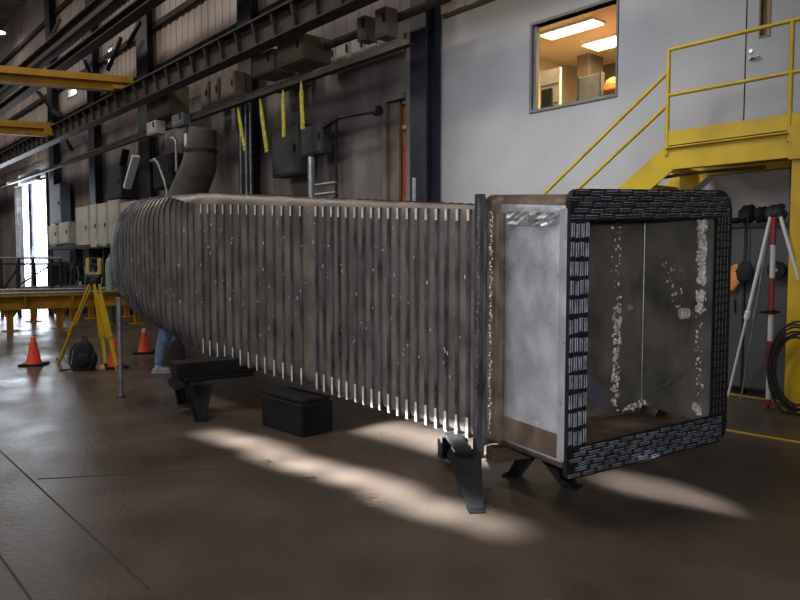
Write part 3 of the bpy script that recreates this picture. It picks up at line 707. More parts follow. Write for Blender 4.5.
def loft(b, rings, close=True):
    n = len(rings[0]); vs = [v for R in rings for v in R]
    b.add(vs, [(i*n+k, i*n+(k+1) % n, (i+1)*n+(k+1) % n, (i+1)*n+k) for i in range(len(rings)-1) for k in range(n)])
rr = [boxring(t) for t in (0, .25)]; b = MB(); loft(b, rr); o = b.build('box_rear_band', 'brownsteel', DUCT, smooth=True)
sm = o.modifiers.new('t', 'SOLIDIFY'); sm.thickness = .008
rr = [boxring(t) for t in (.25, .5, .75, 1)]; b = MB(); loft(b, rr); o = b.build('mouth_box', ['silver', 'inner', 'innerfloor', 'brownsteel'], DUCT, smooth=True)
me = o.data
sm = o.modifiers.new('t', 'SOLIDIFY'); sm.thickness = .008
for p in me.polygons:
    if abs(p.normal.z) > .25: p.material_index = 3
# inner lining plates: right wall, bottom, top, rear wall with the throat into the ribbed run
def inset(t, q, zf):  # q 0..1 across
    L = BLc.lerp(FLc, t); R = BRc.lerp(FRc, t); v = L.lerp(R, q); zb = .30+.03*t; zt = (2.11+(2.03-2.11)*t)*(1-q)+2.11*q
    return v + Vector((0,0,zb+(zt-zb)*zf)) - DO
def plate(name, pts, m, th=.006, nrm_off=None):
    b = MB(); b.add(pts, [tuple(range(len(pts)))]); o = b.build(name, m, DUCT); s_ = o.modifiers.new('t', 'SOLIDIFY'); s_.thickness = th; return o
g = .012
plate('inner_side_plate', [inset(.02, 1-g, .04), inset(.99, 1-g, .04), inset(.99, 1-g, .96), inset(.02, 1-g, .96)], 'inner')
plate('inner_bottom_plate', [inset(.02, .03, .012), inset(.99, .03, .012), inset(.99, .97, .012), inset(.02, .97, .012)], 'innerfloor')
plate('inner_top_plate', [inset(.02, .03, .988), inset(.99, .03, .988), inset(.99, .97, .988), inset(.02, .97, .988)], 'inner')
# rear wall: from behind the throat to the right
tq = .40
plate('rear_wall', [inset(.02, tq, .015), inset(.02, .985, .015), inset(.02, .985, .985), inset(.02, tq, .985)], 'inner')
# inner back plate of throat, running back at 45 degrees
a_ = inset(.02, tq, .015); c_ = a_ + Vector((-.5, .5, 0)); hgt = inset(.02, tq, .985).z-a_.z
plate('throat_plate', [a_, c_, c_+Vector((0,0,hgt-.1)), a_+Vector((0,0,hgt))], 'inner')
# weld beads
def bead(name, p, q, r, parts=60, m='weld', jit=1.0, skip=0.0, label=None):
    b = MB(); random.seed(int(p.x*1000)+parts)
    for i in range(parts):
        if random.random() < skip: continue
        c = p.lerp(q, (i+random.random())/parts); c = c + Vector([random.uniform(-r, r)*jit for _ in range(3)])
        e = r*random.uniform(.3, 1.0); b.ball(c, e, e, e*random.uniform(.6, 2.0), 6, .35)
    o = b.build(name, m, DUCT); o['kind'] = 'stuff'
    return o
tow = Vector((-.3, -.95, 0)).normalized()*.02
sx_, sy_ = inset(.02, .985, .06)+tow, inset(.02, .985, .95)+tow
b = MB(); b.tube([sx_, sx_.lerp(sy_, .5), sy_], .007, 8); b.build('seam_weld', 'ribsteel' if 'ribsteel' in M else 'greymetal', DUCT)
l0, l1 = inset(.77, .985, .64), inset(.77, .985, .92)
bead('weld_splatter', l0+Vector((-.015,-.01,0)), l1+Vector((-.015,-.01,0)), .026, 130, jit=.9)
bead('weld_splatter', inset(.78, .978, .16), inset(.74, .978, .60), .012, 60, jit=2.2, skip=.2)
bead('weld_splatter', inset(.78, .978, .52), inset(.78, .978, .60), .026, 30)
bead('weld_splatter', inset(.78, .978, .09), inset(.74, .978, .10), .024, 12)
bead('weld_splatter', inset(.60, .978, .60), inset(.35, .978, .72), .011, 36, jit=7, skip=.1)
bead('weld_splatter', inset(.10, .76, .06)+tow, inset(.10, .76, .56)+tow, .017, 130, jit=1.6, skip=.05)
bead('weld_splatter', inset(.10, .76, .52)+tow, inset(.10, .74, .93)+tow, .012, 46, jit=3, skip=.2)
bead('weld_splatter', inset(.12, .80, .05)+tow, inset(.12, .96, .07)+tow, .014, 28, jit=1.6)
bead('weld_splatter', inset(.55, .982, .50), inset(.45, .982, .66), .010, 22, jit=6, skip=.2)
b = MB(); b.bar(inset(.03, .50, .016)+Vector((0,0,.01)), inset(.03, .975, .016)+Vector((0,0,.01)), .03, .012); b.build('floor_seam', 'brownsteel', DUCT)
b = MB(); b.bar(inset(.06, .982, .08), inset(.62, .98, .24), .012, .02); b.build('scratch_weld', 'greymetal', DUCT)
# small drain stub on the side plate
q_ = inset(.60, .985, .50); b = MB(); b.tube([q_, q_+Vector((-.05,-.01,0))], .045, 16); b.tube([q_+Vector((-.05,-.01,0)), q_+Vector((-.056,-.011,0))], .02, 12); b.build('pipe_stub', 'weld', DUCT)
q_ = inset(.12, .84, .52)+tow; b = MB(); b.tube([q_, q_+tow], .025, 14); b.build('pipe_stub', 'brownsteel', DUCT)
# blue-grey diagonal plate deep inside the throat
q_ = inset(.10, .46, .28); b = MB(); b.bar(q_, inset(.12, .66, .10), .13, .01, up=(0,1,0)); b.build('inner_brace', 'bluegrey', DUCT)
# left side: upright flange angles, foil strip, edge strip
def side(t, zf, o=0.0):
    L = BLc.lerp(FLc, t); nrm = Vector((-(FLc-BLc).y, (FLc-BLc).x, 0)).normalized()
    if nrm.x > 0: nrm = -nrm
    zb = .30+.03*t; zt = 2.11-.08*t
    return L + nrm*o + Vector((0,0,zb+(zt-zb)*zf)) - DO
def sidestrip(name, t0, t1, z0, z1, o, m, th=.006):
    b = MB(); b.add([side(t0, z0, o), side(t1, z0, o), side(t1, z1, o), side(t0, z1, o), side(t0, z0, .0), side(t1, z0, .0), side(t1, z1, .0), side(t0, z1, .0)], [(0,1,2,3),(4,7,6,5),(0,4,5,1),(1,5,6,2),(2,6,7,3),(3,7,4,0)])
    return b.build(name, m, DUCT, bevel=.002)
sidestrip('flange', -.02, .035, -.06, 1.0, .06, 'rib')
sidestrip('flange', .06, .085, .0, .97, .03, 'rib')
sidestrip('bottom_band', .17, .99, .05, .14, .006, 'brownsteel')
sidestrip('angle_bar', .12, .17, .03, .93, .035, 'brownsteel')
sidestrip('angle_bar', .27, .30, .05, .93, .03, 'brownsteel')
bead('weld_splatter', side(.035, .05, .06), side(.035, .95, .06), .006, 90, m='rubberlight', jit=1.5)
bead('weld_splatter', side(.175, .05, .035), side(.175, .93, .035), .008, 130, m='weld', jit=1.1)
b = MB(); random.seed(5)
cols_ = 14; g0 = []
for j in range(5):
    for i in range(cols_+1): g0.append(side(.34+.60*i/cols_, .885+.05*j/4*1.0, .006+.012*random.random()))
b.add(g0, [(j*(cols_+1)+i, j*(cols_+1)+i+1, (j+1)*(cols_+1)+i+1, (j+1)*(cols_+1)+i) for j in range(4) for i in range(cols_)])
o = b.build('foil_strip', 'foil', DUCT); s_ = o.modifiers.new('t', 'SOLIDIFY'); s_.thickness = .002
sidestrip('box_edge_trim', .93, 1.0, .05, .95, .008, 'silver')
# mouth border: black mesh-patterned rubber
D_ = (FRc-FLc).normalized(); ON = Vector((D_.y, -D_.x, 0)); 
if ON.y > 0: ON = -ON
def boxo(x, z):   # mouth plane coordinates
    w = (FRc-FLc).length; f = x/w; return x, z
w_ = (FRc-FLc).length
def mp_(x, z, o=0):
    f = x/w_; zt = 2.03*(1-f)+2.11*f; zb = .33
    return FLc + D_*x + ON*o + Vector((0,0,z*(zt-zb)/1.7+zb)) - DO
def rrect(x0, x1, z0, z1, r, k=6):
    out = []
    for cx, cz, a0, rr_ in ((x0+r[0], z0+r[0], PI, r[0]), (x1-r[1], z0+r[1], 1.5*PI, r[1]), (x1-r[2], z1-r[2], 0, r[2]), (x0+r[3], z1-r[3], .5*PI, r[3])):
        for i in range(k+1): a = a0+.5*PI*i/k; out.append((cx+rr_*math.cos(a), cz+rr_*math.sin(a)))
    return out
oo = rrect(-.005, w_+.03, -.03, 1.73, (.05, .11, .16, .07)); ii = rrect(.165, w_-.155, .165, 1.54, (.01, .03, .03, .01))
b = MB(); n = len(oo)
L0 = [mp_(x, z, 0) for x, z in oo]; L1 = [mp_(x, z, .022) for x, z in oo]; I1 = [mp_(x, z, .022) for x, z in ii]; I0 = [mp_(x, z, 0) for x, z in ii]
L_1 = [mp_(x, z, -.012) for x, z in oo]; I_1 = [mp_(x, z, -.10) for x, z in [(x, z) for x, z in rrect(-.005, w_+.005, -.005, 1.705, (.06, .10, .15, .08))]]
v = L_1+L1+I1+I0
fs = []
for k in range(n):
    k2 = (k+1) % n
    for q in range(3): fs.append((q*n+k, q*n+k2, (q+1)*n+k2, (q+1)*n+k))
b.add(v, fs); BORD = b.build('mouth_border', 'rubber', DUCT, smooth=False)
# raised little bars of the border pattern
def lines(x0, x1, z0, z1, horiz, b, o=.022):
    """one raised light edge with a thin body"""
    if horiz:
        P = [mp_(x0, z0, o), mp_(x1, z0, o), mp_(x1, z1, o), mp_(x0, z1, o)]; Q = [mp_(x0+.003, z0+.003, o+.006), mp_(x1-.003, z0+.003, o+.006), mp_(x1-.003, z1-.003, o+.006), mp_(x0+.003, z1-.003, o+.006)]
    else:
        P = [mp_(x0, z0, o), mp_(x1, z0, o), mp_(x1, z1, o), mp_(x0, z1, o)]; Q = [mp_(x0+.003, z0+.003, o+.006), mp_(x1-.003, z0+.003, o+.006), mp_(x1-.003, z1-.003, o+.006), mp_(x0+.003, z1-.003, o+.006)]
    b.add(P+Q, [(4,5,6,7),(0,1,5,4),(1,2,6,5),(2,3,7,6),(3,0,4,7)])
b = MB(); b2 = MB(); random.seed(2)
# left column: blocks of upright bars
z = .175; k = 0
while z < 1.53:
    hb = .102; sh_ = random.uniform(-.004, .004)
    for i in range(4):
        x = -.005+i*.043+sh_; zo = random.uniform(-.006, .006)
        lines(x, x+.033, z+zo, min(1.545, z+hb+zo), False, b)
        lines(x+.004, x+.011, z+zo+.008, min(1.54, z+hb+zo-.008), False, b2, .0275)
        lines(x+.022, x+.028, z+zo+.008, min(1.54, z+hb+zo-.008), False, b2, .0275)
    z += hb+.012; k += 1
# top and bottom: staggered courses of level bars
for (zlo, zhi, nrow, x0_, x1_) in ((1.545, 1.725, 5, -.015, w_+.0), (-.02, .16, 6, .0, w_-.03)):
    hh = (zhi-zlo)/nrow
    for rI in range(nrow):
        x = x0_+ (0, .05, .09)[rI % 3]+random.uniform(-.01, .01)
        while x < x1_-.03:
            L_ = min(.128, x1_-x); dz = .004*math.sin(x*30)
            cut = 0
            if rI == nrow-1 and zlo > 1 and x > w_-.18: break
            lines(x, x+L_-.008, zlo+rI*hh+dz+.003, zlo+(rI+1)*hh+dz-.004, True, b)
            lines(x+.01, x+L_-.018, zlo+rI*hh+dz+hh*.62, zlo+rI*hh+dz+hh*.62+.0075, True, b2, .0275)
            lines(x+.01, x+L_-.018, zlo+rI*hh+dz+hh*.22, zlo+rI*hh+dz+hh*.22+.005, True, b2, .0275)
            x += .134
# right column: small darker bars
z = .18
while z < 1.5:
    for i in range(4):
        x = w_-.15+i*.042
        lines(x, x+.036, z+random.uniform(-.005,.005), z+.045, True, b)
    z += .055
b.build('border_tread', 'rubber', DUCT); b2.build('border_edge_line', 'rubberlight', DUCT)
# dark lug marks on the outer right side of the border
b = MB()
for k in range(16):
    q = mp_(w_+.03, .18+.085*k, -.03); b.bar(q, q+Vector((0,0,.045)), .012, .05)
b.build('border_side_lug', 'rubber', DUCT)

# ------------------------------------------------------------------ SUPPORTS
def trestle(pf, pbk, ztop, label, wdt=.16, ins=.17, hw=.9):
    """black trestle: head beam between two splayed feet"""
    pf, pbk = Vector((pf.x, pf.y, 0)), Vector((pbk.x, pbk.y, 0)); c = (pf+pbk)/2; d = (pbk-pf); L = d.length; a = math.atan2(d.y, d.x)
    r = thing('steel_trestle', label, 'trestle', c, a)
    b = MB(); b.box(-L/2+ins-.05, L/2-ins+.05, -wdt*hw, wdt*hw, ztop-.03, ztop); b.box(-L/2+ins-.03, L/2-ins+.03, -.01, .01, ztop-.13, ztop-.03); b.build('head_beam', 'black', r, bevel=.004)
    for sg in (-1, 1):
        b = MB(); t = Vector((sg*(L/2-ins), 0, ztop-.03)); f = Vector((sg*L/2, 0, .012))
        for y in (-1, 1):
            b.bar(t+Vector((0, y*wdt*.82, 0)), f+Vector((0, y*wdt*.22, 0)), .05, .012)
            b.bar(t+Vector((sg*-.04, y*wdt*.82, 0)), f+Vector((sg*-.04, y*wdt*.22, 0)), .012, .05)
        b.add([t+Vector((0,-wdt*.85,0)), t+Vector((0,wdt*.85,0)), f+Vector((0,wdt*.2,.0)), f+Vector((0,-wdt*.2,.0)), t+Vector((-.012*sg,-wdt*.85,0)), t+Vector((-.012*sg,wdt*.85,0)), f+Vector((-.012*sg,wdt*.2,.0)), f+Vector((-.012*sg,-wdt*.2,.0))], [(0,1,2,3),(4,7,6,5),(0,4,5,1),(2,6,7,3),(0,3,7,4),(1,5,6,2)])
        b.build('leg', 'black', r)
        b = MB(); b.box(sg*L/2-.05, sg*L/2+.05, -wdt*.45, wdt*.45, 0, .012); b.build('foot_plate', 'black', r)
    return r
f1 = gp(476, 511); trestle(f1, f1+Vector((-.13, 1.25, 0)), .30, 'black steel trestle under the last ribs, its near foot closest to the camera', .12, .42, .5)
trestle(gp(512, 475), gp(572, 487), .30, 'black arched trestle under the mouth box of the ribbed duct')
f2 = gp(201, 421)
trestle(f2, f2+Vector((-.45, .85, 0)), .37, 'black steel trestle under the far elbow end of the ribbed duct', .14, .1, .5)
# packing between trestle and duct
pk = gp(204, 372, .52)
b = MB(); b.box(-.42, .48, -.13, .13, -.08, .08); b.box(-.36, .40, -.15, .15, -.12, -.08)
fc = f2+Vector((.30, .31, 0))
r = tag(b.build('packing_beam', 'black', loc=(fc.x-.16, fc.y+.0, .62-.0), rz=math.radians(33), bevel=.01), 'thick black beam lying across the far trestle under the duct', 'beam')
r.location = (-2.0, 7.45, .37+.12)
# round dark thing hanging by the far trestle
q = dp(177, 381, 7.6)
b = MB(); b.tube([(0,-.05,0),(0,.05,0)], .09, 18); b.tube([(0,-.07,0),(0,.07,0)], .03, 12)
b.tube([(0,0,.08),(0,0,.22)], .012, 6)
tag(b.build('caster_wheel', 'darksteel', loc=q, rz=.5), 'small dark wheel hanging at the left end of the far black trestle', 'wheel')
# dark block
c1_, c2_, c3_ = gp(302, 438), gp(262, 425), gp(333, 433)
da = math.atan2((c2_-c1_).y, (c2_-c1_).x)
b = MB(); b.box(0, (c2_-c1_).length, -.36, 0, 0, .30); b.box(.02, (c2_-c1_).length-.02, -.34, -.02, .30, .345)
tag(b.build('support_block', 'black', loc=(c1_.x, c1_.y, 0), rz=da, bevel=.012), 'big dark rectangular block under the middle of the ribbed duct', 'block')
# timber wedge at mouth box
q0, q1 = Vector((.62, 4.92, 0)), Vector((1.02, 4.55, 0))
q0, q1 = gp(488, 459, .22), gp(560, 446, .27)
dd = Vector((q1.x-q0.x, q1.y-q0.y, 0)); 
b = MB(); b.box(0, .62, -.06, .06, 0, .10); tag(b.build('timber_packer', 'wood', loc=(q0.x+.02, q0.y+.05, .19), rz=math.atan2(dd.y, dd.x)+.1, bevel=.008), 'short brown timber packer between trestle and duct mouth box', 'timber')

# ------------------------------------------------------------------ LEFT FLOOR THINGS
def cone(px, py, h, label, ring=False):
    g = gp(px, py); r = thing('traffic_cone', label, 'traffic cone', g, random.uniform(0, 1.5))
    b = MB(); b.lathe([(.115,.03),(.105,.06),(.03,h-.02),(.026,h),(.0,h)], 28); b.build('cone_body', 'cone', r, smooth=True)
    b = MB(); b.box(-.17, .17, -.17, .17, 0, .03); b.build('base', 'black', r, bevel=.01)
    if ring: b = MB(); b.lathe([(.03,h-.05),(.036,h-.03),(.03,h+.03),(.0,h+.035)], 20); b.build('tip_cap', 'white', r, smooth=True)
    return r
cone(34, 365, .44, 'orange traffic cone alone at the far left, left of the yellow tripod')
cone(115, 367.5, .44, 'orange traffic cone at the foot of the tripod, partly behind the steel post')
cone(144.5, 353, .40, 'farthest orange traffic cone with a pale tip, right of the steel post', True)
# steel post
g = gp(121, 397)
r = thing('steel_post', 'thin upright pale steel post left of the ribbed elbow', 'post', g)
b = MB(); b.tube([(0,0,.01),(0,0,1.185)], .03, 18); b.tube([(0,0,1.185),(0,0,1.19)], .032, 18); b.build('tube', 'greymetal', r, smooth=True)
b = MB(); b.tube([(0,0,0),(0,0,.012)], .05, 20); b.build('foot', 'darksteel', r)
# backpack
g = gp(84, 370)
r = thing('backpack', 'black backpack standing on the floor between the tripod legs', 'backpack', g, .2)
b = MB()
prof = [(0,.15,.10),(.08,.165,.115),(.20,.155,.11),(.32,.13,.095),(.40,.09,.07),(.44,.035,.03)]
n = 18; vs = []; fs = []
for z, rx, ry in prof:
    for k in range(n):
        a = 2*PI*k/n; c_, s_ = math.cos(a), math.sin(a); e = .6
        vs.append((rx*math.copysign(abs(c_)**e, c_)+.02*z, ry*math.copysign(abs(s_)**e, s_), z))
for i in range(len(prof)-1):
    for k in range(n): fs.append((i*n+k, i*n+(k+1) % n, (i+1)*n+(k+1) % n, (i+1)*n+k))
fs.append(tuple(range(n))[::-1]); fs.append(tuple((len(prof)-1)*n+k for k in range(n)))
b.add(vs, fs); b.build('bag_body', 'fabric', r, smooth=True)
b = MB(); b.ball((.14,-.03,.16), .06, .07, .12, 14); b.build('side_pocket', 'fabric', r, smooth=True)
b = MB(); b.ball((.02,-.10,.16), .10, .05, .11, 14); b.build('front_pocket', 'fabric', r, smooth=True)
b = MB(); b.tube([(.0,0,.43),(.0,0,.50),(.05,0,.50),(.05,0,.42)], .012, 8); b.build('grab_handle', 'fabric', r)
b = MB(); b.tube([(-.10,.02,.40),(-.17,.0,.30),(-.19,-.02,.12),(-.16,-.03,.02),(-.32,-.05,.012)], .014, 8); b.build('shoulder_strap', 'fabric', r)
# survey tripod with instrument
g = gp(97, 366); fl_, fr_, fm_ = gp(58, 364), gp(106, 369.5), gp(114, 357)
tp = Vector((gp(97, 366).x, gp(97, 366).y, 0)); hz = dp(97, 281, tp.y).z
r = thing('survey_tripod', 'yellow wooden survey tripod standing left of the ribbed elbow', 'tripod', tp)
b = MB(); b.tube([(0,0,hz-.05),(0,0,hz)], .085, 20); b.tube([(0,0,hz-.12),(0,0,hz-.05)], .05, 12); b.build('tripod_head', 'darksteel', r)
for f, w_l in ((fl_, .03), (fr_, .05), (gp(118, 372), .05)):
    f = Vector((f.x, f.y, 0))-tp; t0 = Vector((0,0,hz-.05))+f.normalized()*.07
    side_ = f.cross(Vector((0,0,1))).normalized()*.035
    b = MB(); m_ = t0.lerp(f, .62)
    b.bar(t0+side_, m_+side_*.9, .022, .03); b.bar(t0-side_, m_-side_*.9, .022, .03); b.bar(t0.lerp(f,.5), f, .045, .03)
    b.bar(m_+side_, m_-side_, .05, .05)
    if w_l > .04: b.bar(t0.lerp(f, .12), m_, .075, .02)
    lg = b.build('leg', 'yellow', r)
    b = MB(); b.tube([f+Vector((0,0,.09)), f], [.025,.008], 10); b.build('foot_spike', 'darksteel', lg)
r = thing('total_station', 'yellow and grey surveying instrument mounted on the yellow tripod', 'instrument', tp+Vector((0,0,hz)), .1)
b = MB(); b.tube([(0,0,0),(0,0,.05)], .075, 20); b.box(-.09,.09,-.07,.07,.05,.10); b.build('base', 'darkgrey', r, bevel=.008)
for x in (-.085, .085): b = MB(); b.box(x-.027, x+.027, -.06, .06, .10, .34); b.build('side_yoke', 'instr', r, bevel=.012)
b = MB(); b.tube([(0,-.10,.22),(0,.10,.22)], .042, 18); b.tube([(-.06,0,.22),(.06,0,.22)], .025, 12); b.build('telescope', 'darksteel', r, smooth=True)
b = MB(); b.box(-.06,.06,-.05,.05,.10,.14); b.build('display', 'greypanel', r)
b = MB(); b.bar((-.10,0,.345),(.10,0,.345), .03, .02); b.build('carry_handle', 'darkgrey', r, bevel=.004)
# yellow orange foot pad
g = gp(106, 369.5)
b = MB(); b.box(-.14, .10, -.08, .08, 0, .025); b.box(-.10, .0, -.05, .05, .025, .05)
tag(b.build('floor_pad', 'instr', loc=(g.x-.02, g.y+.08, 0), rz=.1, bevel=.006), 'flat yellow pad on the floor beside the cone at the tripod foot', 'pad')

# yellow beam tables
def beamtable(p_px, q_px, legs, ztop, zbot, label):
    a, c = gp(*p_px), gp(*q_px); d = c-a; L = d.length; an = math.atan2(d.y, d.x)
    r = thing('yellow_beam_stand', label, 'beam stand', a, an)
    b = MB(); b.box(0, L, -.14, .14, ztop-.03, ztop); b.box(0, L, -.12, .12, zbot, zbot+.03); b.box(0, L, -.012, .012, zbot+.03, ztop-.03)
    b.build('beam', 'crane', r)
    k = .25
    while k < L:
        b = MB(); b.box(k, k+.04, -.13, .13, zbot+.03, ztop-.03); b.build('stiffener', 'crane', r); k += 1.0
    for t in legs:
        b = MB(); x = t*L; b.box(x-.05, x+.05, -.01, .01, .02, zbot); b.box(x-.06, x-.045, -.08, .08, .02, zbot); b.box(x+.045, x+.06, -.08, .08, .02, zbot); b.box(x-.17, x+.17, -.14, .14, 0, .02); b.prism([(x-.2, zbot), (x+.2, zbot), (x+.06, zbot-.2), (x-.06, zbot-.2)], -.012, .012, 1)
        b.build('leg', 'crane', r)
    return r
beamtable((-40, 334), (150, 323), (.235, .487, .73, .92), .80, .48, 'nearest low yellow beam stand on short legs at the left')
beamtable((-30, 325), (160, 315), (.30, .50, .60, .80), .80, .48, 'second low yellow beam stand just behind the nearest one')
# loose pipes lying across the stands
a = gp(-20, 306); 
for k, (x0, y0, x1, y1, l) in enumerate(((-20, 293.5, 118, 290.5, 'nearest'), (-10, 289.5, 112, 287.5, 'middle'), (20, 287, 112, 285, 'farthest'))):
    p, q = gp(x0, y0, .86), gp(x1, y1, .86); b = MB(); b.tube([(0,0,0), tuple(q-p)], .035, 10)
    p.z = .84; tag(b.build('loose_pipe', 'greymetal', loc=p, smooth=True), l+' of the long grey pipes lying on the yellow beam stands', 'pipe')
# dark pipe rack standing behind the stands
Yr = 19.5
p0 = dp(-12, 262, Yr); p1 = dp(62, 262, Yr)
r = thing('pipe_rack', 'dark pipe frame with pale top rail in front of the bright doorway', 'rack', (p0.x, Yr, 0))
Lr = p1.x-p0.x
b = MB(); zt1 = dp(0, 258, Yr).z; zt2 = dp(0, 263, Yr).z; b.tube([(0,0,zt1),(Lr,0,zt1)], .035, 8); b.build('top_rail', 'shiny', r)
b = MB(); b.box(0, Lr, -.05, .05, zt2-.06, zt2); b.box(0, Lr, .8, .9, zt2-.06, zt2); b.build('side_rail', 'darksteel', r)
for x in (.35, .85, 1.25, 1.75, Lr-.05):
    for y in (0, .85): b = MB(); b.box(x-.03, x+.03, y-.03, y+.03, 0, zt1 if y == 0 else zt2-.06); b.build('upright', 'darksteel', r)
b = MB(); b.bar((.85,0,.9),(1.75,0,zt2-.05), .04); b.bar((.35,0,.7),(.85,0,zt2-.1), .04); b.box(0, Lr, -.03, .03, .55, .6); b.build('brace', 'darksteel', r)
# machines behind
def machine(px0, px1, pt, Y, label, m='darksteel'):
    a, c = dp(px0, pt, Y), dp(px1, pt, Y); w = c.x-a.x; h = a.z
    r = thing('machine', label, 'machine', (a.x, Y, 0))
    b = MB(); b.box(0, w, 0, .8, 0, h*.45); b.build('bed', m, r, bevel=.02)
    b = MB(); b.box(w*.1, w*.4, .1, .7, h*.45, h*.9); b.tube([(w*.6,.1,h*.6),(w*.6,.8,h*.6)], .2, 16); b.build('housing', m, r, bevel=.02)
    b = MB()
    for k in range(5): x = w*(.1+.2*k); b.tube([(x,-.03,h*.3),(x+.1,-.03,h*.75),(x+.05,0,h*random.uniform(.9,1.05))], .025, 6)
    b.build('pipework', 'greymetal', r)
    b = MB(); b.box(w*.5, w*.65, -.02, 0, h*.55, h*.62); b.tube([(w*.82,-.05,h*.8),(w*.82,0,h*.8)], .05, 12); b.build('dial', 'white', r)
    return r
machine(57, 94, 262, 21, 'dark machinery behind the yellow beam stands, left of the tripod head')
machine(96, 125, 266, 20, 'dark machinery between the tripod head and the ribbed elbow')
p = dp(53, 250, 20.5); q = dp(70, 262, 20.5)
r = thing('control_box', 'grey box on a post under the short cream cabinets', 'box', (p.x, 20.5, 0))
b = MB(); b.box(0, q.x-p.x, 0, .3, q.z, p.z); b.build('box_body', 'bluegrey', r, bevel=.01)
b = MB(); b.box(.2, .26, .1, .16, 0, q.z); b.build('post', 'darksteel', r)
g = gp(110, 318); p = dp(110, 278, 17.5); q = dp(108, 257, 17.5)
r = thing('gas_cylinder', 'pale green upright cylinder between the tripod head and the ribbed elbow', 'cylinder', (p.x, 17.5, 0))
b = MB(); b.lathe([(.10,0),(.105,.02),(.105,q.z-.2),(.07,q.z-.06),(.04,q.z-.03),(.03,q.z)], 20); b.build('cylinder_body', 'green', r, smooth=True)
b = MB(); b.tube([(0,0,q.z),(0,0,q.z+.08)], .025, 10); b.build('valve', 'shiny', r)
# ------------------------------------------------------------------ PERSON (crouching behind the duct)
def skin_mesh(name, pts, edges, radii, m, parent, sub=2):
    me = bpy.data.meshes.new(name); me.from_pydata(pts, edges, []); o = bpy.data.objects.new(name, me); C.objects.link(o); o.parent = parent
    me.materials.append(M[m]); sk = o.modifiers.new('skin', 'SKIN'); sk.use_smooth_shade = True
    for i, r_ in enumerate(radii):
        v = me.skin_vertices[0].data[i]; v.radius = r_ if isinstance(r_, tuple) else (r_, r_); v.use_root = (i == 0)
    s_ = o.modifiers.new('sub', 'SUBSURF'); s_.levels = sub; s_.render_levels = sub
    return o
g = gp(163, 373)
r = thing('person', 'person in blue jeans and dark brown jacket bending down behind the ribbed duct', 'person', g, 0)
# local: x right, y away; hips behind the duct, body bent forward to the right
hipL, hipR = (.02,.34,.80), (.16,.46,.80)
pts = [(.10,.42,.84), hipL, (-.01,.02,.45), (-.07,.02,.09), hipR, (.16,.12,.50), (.10,.42,.10), (.18,.46,1.0), (.32,.40,1.12), (.44,.40,1.13), (.56,.38,1.12), (.36,.22,1.08), (.28,.08,.78), (.22,-.02,.50), (.36,.58,1.08), (.38,.55,.78), (.36,.42,.52), (.64,.37,1.10)]
edges = [(0,1),(1,2),(2,3),(0,4),(4,5),(5,6),(0,7),(7,8),(8,9),(9,10),(8,11),(11,12),(12,13),(8,14),(14,15),(15,16),(10,17)]
rad = [(.15,.12), .095, .065, .05, .095, .065, .05, (.15,.11), (.17,.11), .065, .055, .07, .05, .035, .07, .05, .035, .05]
body = skin_mesh('body', pts, edges, rad, 'skin', r)
def scaled(ids, grow, name, m):
    mp2 = {i: k for k, i in enumerate(ids)}
    e = [(mp2[a], mp2[c]) for a, c in edges if a in mp2 and c in mp2]
    rd = [tuple(x+grow for x in rad[i]) if isinstance(rad[i], tuple) else rad[i]+grow for i in ids]
    return skin_mesh(name, [pts[i] for i in ids], e, rd, m, r)
scaled([0,1,2,3,4,5,6], .018, 'jeans', 'jeans')
scaled([7,8,11,12,13,14,15,16], .03, 'jacket', 'jacket')
# loose jacket hem and sleeve bulk hanging down
b = MB(); b.ball((.22,-.01,.30), .11, .10, .19, 16, .04); b.build('hanging_sleeve', 'jacket', r, smooth=True)
b = MB(); b.ball((.74,.36,1.08), .095, .085, .12, 18); b.ball((.84,.36,1.02), .02, .018, .025, 10); 
b.build('head', 'skin', r, smooth=True)
for y in (.275, .445): b = MB(); b.ball((.73,y,1.08), .02, .012, .03, 8); b.build('ear', 'skin', r, smooth=True)
for y in (.33, .39): b = MB(); b.ball((.825,y,1.05), .01, .012, .01, 8); b.build('eye', 'hair', r)
b = MB(); b.ball((.71,.36,1.12), .105, .095, .11, 18, .03); b.build('hair', 'hair', r, smooth=True)
def hand(base, dr, nm):
    base = Vector(base); P = [tuple(base), tuple(base+Vector((.01,0,-.06)))]; E = [(0,1)]; R_ = [.028, (.036,.018)]
    for k, (dy, L) in enumerate(((-.027,.062),(-.009,.072),(.009,.068),(.026,.052))):
        i = len(P); k0 = base+Vector((.01,dy*.7,-.075)); P += [tuple(k0), tuple(k0+Vector((.008,dy*.3,-L*.5))), tuple(k0+Vector((-.01,dy*.4,-L)))]; E += [(1,i),(i,i+1),(i+1,i+2)]; R_ += [.010,.009,.007]
    i = len(P); P += [tuple(base+Vector((.03,-.03,-.05))), tuple(base+Vector((.035,-.045,-.085)))]; E += [(0,i),(i,i+1)]; R_ += [.011,.009]
    return skin_mesh('hand', P, E, R_, 'skin', r)
hand((.215,-.02,.20), None, 'hand'); hand((.36,.42,.42), None, 'hand')
for (x, y) in ((-.07,.02), (.10,.42)):
    b = MB(); b.ball((x+.06,y,.045), .15, .05, .045, 16); b.ball((x,y,.08), .055,.048,.05, 14); b.box(x-.09,x+.20,y-.045,y+.045,0,.02); b.build('shoe', 'shoe', r, smooth=True)

